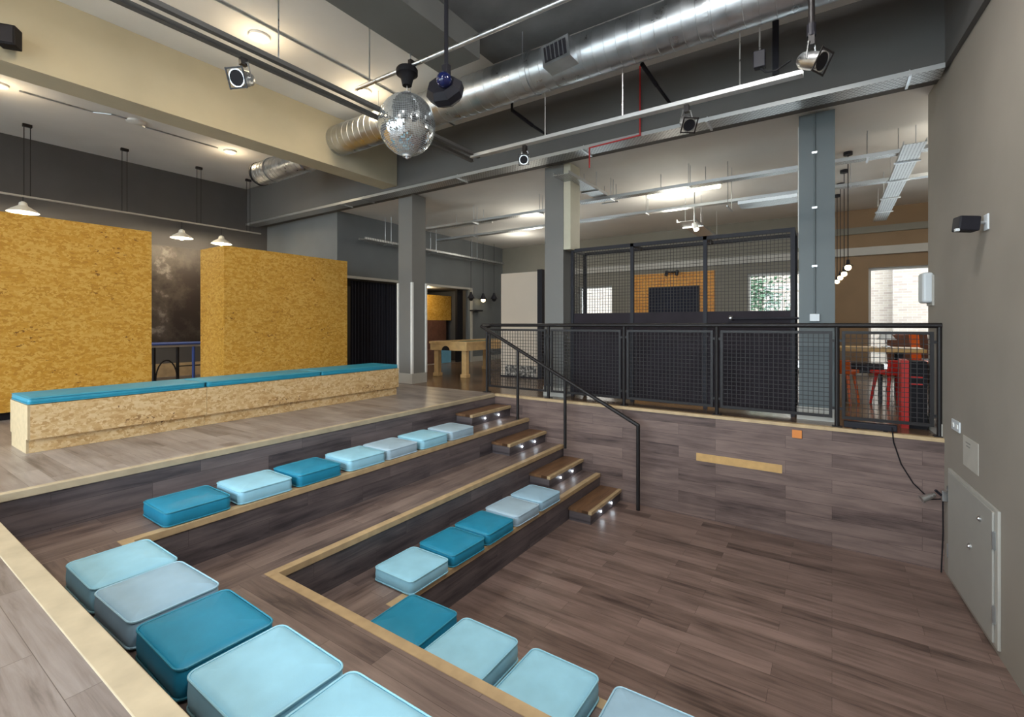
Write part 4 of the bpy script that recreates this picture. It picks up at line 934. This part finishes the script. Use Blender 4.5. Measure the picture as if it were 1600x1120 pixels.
lo = bpy.data.objects.new('recess_fill', lt); COL.objects.link(lo); lo.location = (-9.98, 10.3, 2.2)
t = thing('track_spot', 'bright white spotlight on the short tray above the cage', 'spotlight', onz(1080, 348, 3.1))
p = onz(1085, 350, 3.1)
bm = NB(); tube(bm, p, p + Vector((.05, -.06, -.12)), .05, 14); obj('lamp_can', bm, M['white'], t)
bm = NB(); tube(bm, p + Vector((.05, -.06, -.121)), p + Vector((.052, -.062, -.125)), .044, 14); obj('lamp_disc', bm, M['lamp_tube'], t)
bm = NB(); tube(bm, p, (p.x, p.y, ZF), .01, 8); obj('stem', bm, M['galv'], t)
# pendant cluster right of slate column
for (px, py, Y, lab) in ((1325, 418, 8.9, 'first and largest globe pendant beside the slate column'), (1319, 428, 9.9, 'second globe pendant in the receding row'), (1313, 434, 10.8, 'third globe pendant in the receding row'), (1308, 440, 11.7, 'last and smallest globe pendant of the receding row')):
    p = ony(px, py, Y); t = thing('globe_pendant', lab, 'pendant lamp', p, 'receding row of globe pendants')
    bm = NB(); ball(bm, p, .045, 14); obj('bulb', bm, M['lamp_pend'], t, smooth=True)
    bm = NB(); lathe(bm, [(.02, .12), (.03, .05), (.07, .03), (.068, .03), (.02, .06)], Matrix.Translation(p), 16); obj('lamp_holder', bm, M['black'], t, smooth=True)
    bm = NB(); tube(bm, p + Vector((0, 0, .1)), (p.x, p.y, ZF), .007, 6); obj('cord', bm, M['black'], t)
    bm = NB(); tube(bm, (p.x, p.y, ZF - .05), (p.x, p.y, ZF), .06, 12); obj('ceiling_rose', bm, M['black'], t)
# right room furniture
TY = 9.6
a, b = ony(1300, 545, TY), ony(1440, 551, TY); zt = .80
t = thing('dining_table', 'long honey-topped table by the bright window', 'table', ((a.x + b.x) / 2 - .3, TY + .4, 0))
ta, tb = a.x - .4, ony(1448, 545, TY).x
bm = NB(); rbox(bm, ((ta + tb) / 2, TY + .4, zt - .03), (tb - ta, .85, .06), None, .008); obj('tabletop', bm, M['yellow_top'], t)
for xx in (ta + .15, tb - .3):
    for yy in (TY + .12, TY + .7):
        bm = NB(); box(bm, xx - .03, xx + .03, yy - .03, yy + .03, 0, zt - .06); obj('leg', bm, M['black'], t)
def chair(label, p, rot, mat, h, zb, leg=None):
    """seat at h with a low bucket back up to zb"""
    t = thing('chair', label, 'chair', p, 'coloured chairs around the long table')
    P_ = Vector(p)
    bm = NB(); rbox(bm, P_ + Vector((0, 0, h - .025)), (.40, .40, .05), None, .015); obj('seat', bm, mat, t)
    bm = NB(); q = Matrix.Rotation(-.16, 3, 'X'); rbox(bm, P_ + Vector((0, .20, (h + zb) / 2)), (.40, .035, zb - h), q, .012); obj('backrest', bm, mat, t)
    for sx in (-1, 1):
        for sy in (-1, 1):
            bm = NB(); tube(bm, P_ + Vector((.19 * sx, .19 * sy, 0)), P_ + Vector((.14 * sx, .14 * sy, h - .05)), .016, 8, .024); obj('leg', bm, leg or mat, t)
    t.rotation_euler = (0, 0, rot)
p = ony(1312, 600, 8.72); p.z = 0; chair('orange chair at the table end just past the slate column', tuple(p), PI - .3, M['orange'], .50, .66)
p = ony(1395, 600, 8.9); p.z = 0; chair('dark red chair with a low back behind the red cabinet panel', tuple(p), PI + .5, M['red'], .50, .67)
p = ony(1416, 560, 10.75); p.z = 0; chair('dark brown chair by the window, beside the orange one', tuple(p), .5, M['brown'], .52, 1.0)
p = ony(1432, 560, 11.35); p.z = 0; chair('orange chair by the window between the two brown ones', tuple(p), .5, M['orange'], .52, 1.02)
p = ony(1446, 560, 11.95); p.z = 0; chair('brown chair by the window, last before the wall end', tuple(p), .5, M['brown'], .52, 1.0)
bq = ony(1360, 592, 9.15)
t = thing('black_bench', 'low black bench in front of the long table', 'bench', (bq.x, 9.15, 0))
bm = NB(); box(bm, bq.x - .36, bq.x + .16, 9.0, 9.3, .44, .58); obj('seat', bm, M['black'], t)
for xx in (bq.x - .32, bq.x + .12):
    bm = NB(); box(bm, xx - .02, xx + .02, 9.04, 9.26, 0, .44); obj('leg', bm, M['black'], t)
p = ony(1386, 540, TY + .3)
t = thing('table_lamp', 'small pale-shaded lamp standing on the long table', 'lamp', (p.x, TY + .4, zt))
bm = NB(); lathe(bm, [(0, 0), (.07, 0), (.07, .015), (.012, .03), (.012, .14), (0, .14)], Matrix.Translation((p.x, TY + .4, zt)), 16); obj('base', bm, M['alu'], t, smooth=True)
bm = NB(); lathe(bm, [(.05, .24), (.13, .13), (.125, .13), (.045, .235)], Matrix.Translation((p.x, TY + .4, zt)), 20); obj('lamp_shade', bm, M['white_plastic'], t, smooth=True)
# red and black cabinet against the wall end
YC0 = 7.0
a, b = ony(1408, 600, YC0), ony(1420, 600, YC0)
xr = wallx(7.2) - .03
t = thing('games_cabinet', 'black cabinet with a red side panel behind the last rail section', 'cabinet', ((a.x + xr) / 2, YC0 + .12, 0))
zt2 = ony(1440, 565, YC0).z
bm = NB(); box(bm, b.x, xr, YC0, YC0 + .25, 0.0, zt2); obj('body', bm, M['black_matt'], t)
bm = NB(); box(bm, a.x, b.x, YC0 - .02, YC0 + .27, 0, zt2 + .01); obj('side_panel', bm, M['red'], t)
for zz in (.50, .58):
    bm = NB(); box(bm, b.x + .01, b.x + .12, YC0 - .012, YC0, zz, zz + .012); obj('handle', bm, M['red'], t)
# ------------------------------------------------------------------ outside
bm = NB(); box(bm, -30, 20, YF + .3, 40, -.3, -.1); struct('ground', bm, M['asphalt'])
bm = NB(); box(bm, -30, 20, -30, YB - .3, -.3, -.1); struct('ground.001', bm, M['asphalt'])
bm = NB(); box(bm, -14, 6.5, 19.5, 20, -.1, 4.4); box(bm, 1.6, 6.5, 19.2, 19.5, -.1, 3.4); tag(obj('brick_building', bm, M['brick_pale'], keep=True), 'pale brick building across the yard outside the far windows', 'building')
tp = ony(1186, 480, 17.5)
t = thing('garden_tree', 'leafy green tree outside the far window behind the cage', 'tree', (tp.x, 17.5, -.1))
bm = NB(); tube(bm, (tp.x, 17.5, -.1), (tp.x, 17.5, 1.3), .09, 10, .06); obj('trunk', bm, M['bark'], t)
bm = NB()
for k in range(900):
    q = Vector((random.gauss(0, .38), random.gauss(0, .38), random.gauss(0, .62))) + Vector((tp.x, 17.5, 2.0))
    rr = Matrix.Rotation(random.uniform(0, 6.28), 3, 'Z') @ Matrix.Rotation(random.uniform(0, 3.1), 3, 'X')
    vs = [bm.verts.new(q + rr @ Vector(w)) for w in ((-.08, 0, 0), (0, -.04, .01), (.08, 0, 0), (0, .04, .01))]; bm.faces.new(vs)
obj('foliage', bm, M['foliage'], t)
#@@WORLD
# ------------------------------------------------------------------ world, camera, colour
w = bpy.data.worlds.new('daylight'); S.world = w; w.use_nodes = True
bg = w.node_tree.nodes['Background']; bg.inputs[0].default_value = (.78, .89, 1, 1); bg.inputs[1].default_value = 12.5
cam = bpy.data.cameras.new('camera'); co = bpy.data.objects.new('camera', cam); COL.objects.link(co)
co.location = (0, 0, HC); co.rotation_euler = (PI / 2, 0, YAW)
cam.sensor_width = 36; cam.lens = FPX / 1600 * 36; cam.shift_y = -(560 - HOR) / 1600; cam.clip_start = .02; cam.clip_end = 200
S.camera = co
for o in S.objects:
    if '_w' in o: del o['_w']
vs = S.view_settings; vs.view_transform = 'Standard'; vs.look = 'None'; vs.gamma = 1; vs.exposure = 0.30
try: vs.use_curve_mapping = False
except Exception: pass
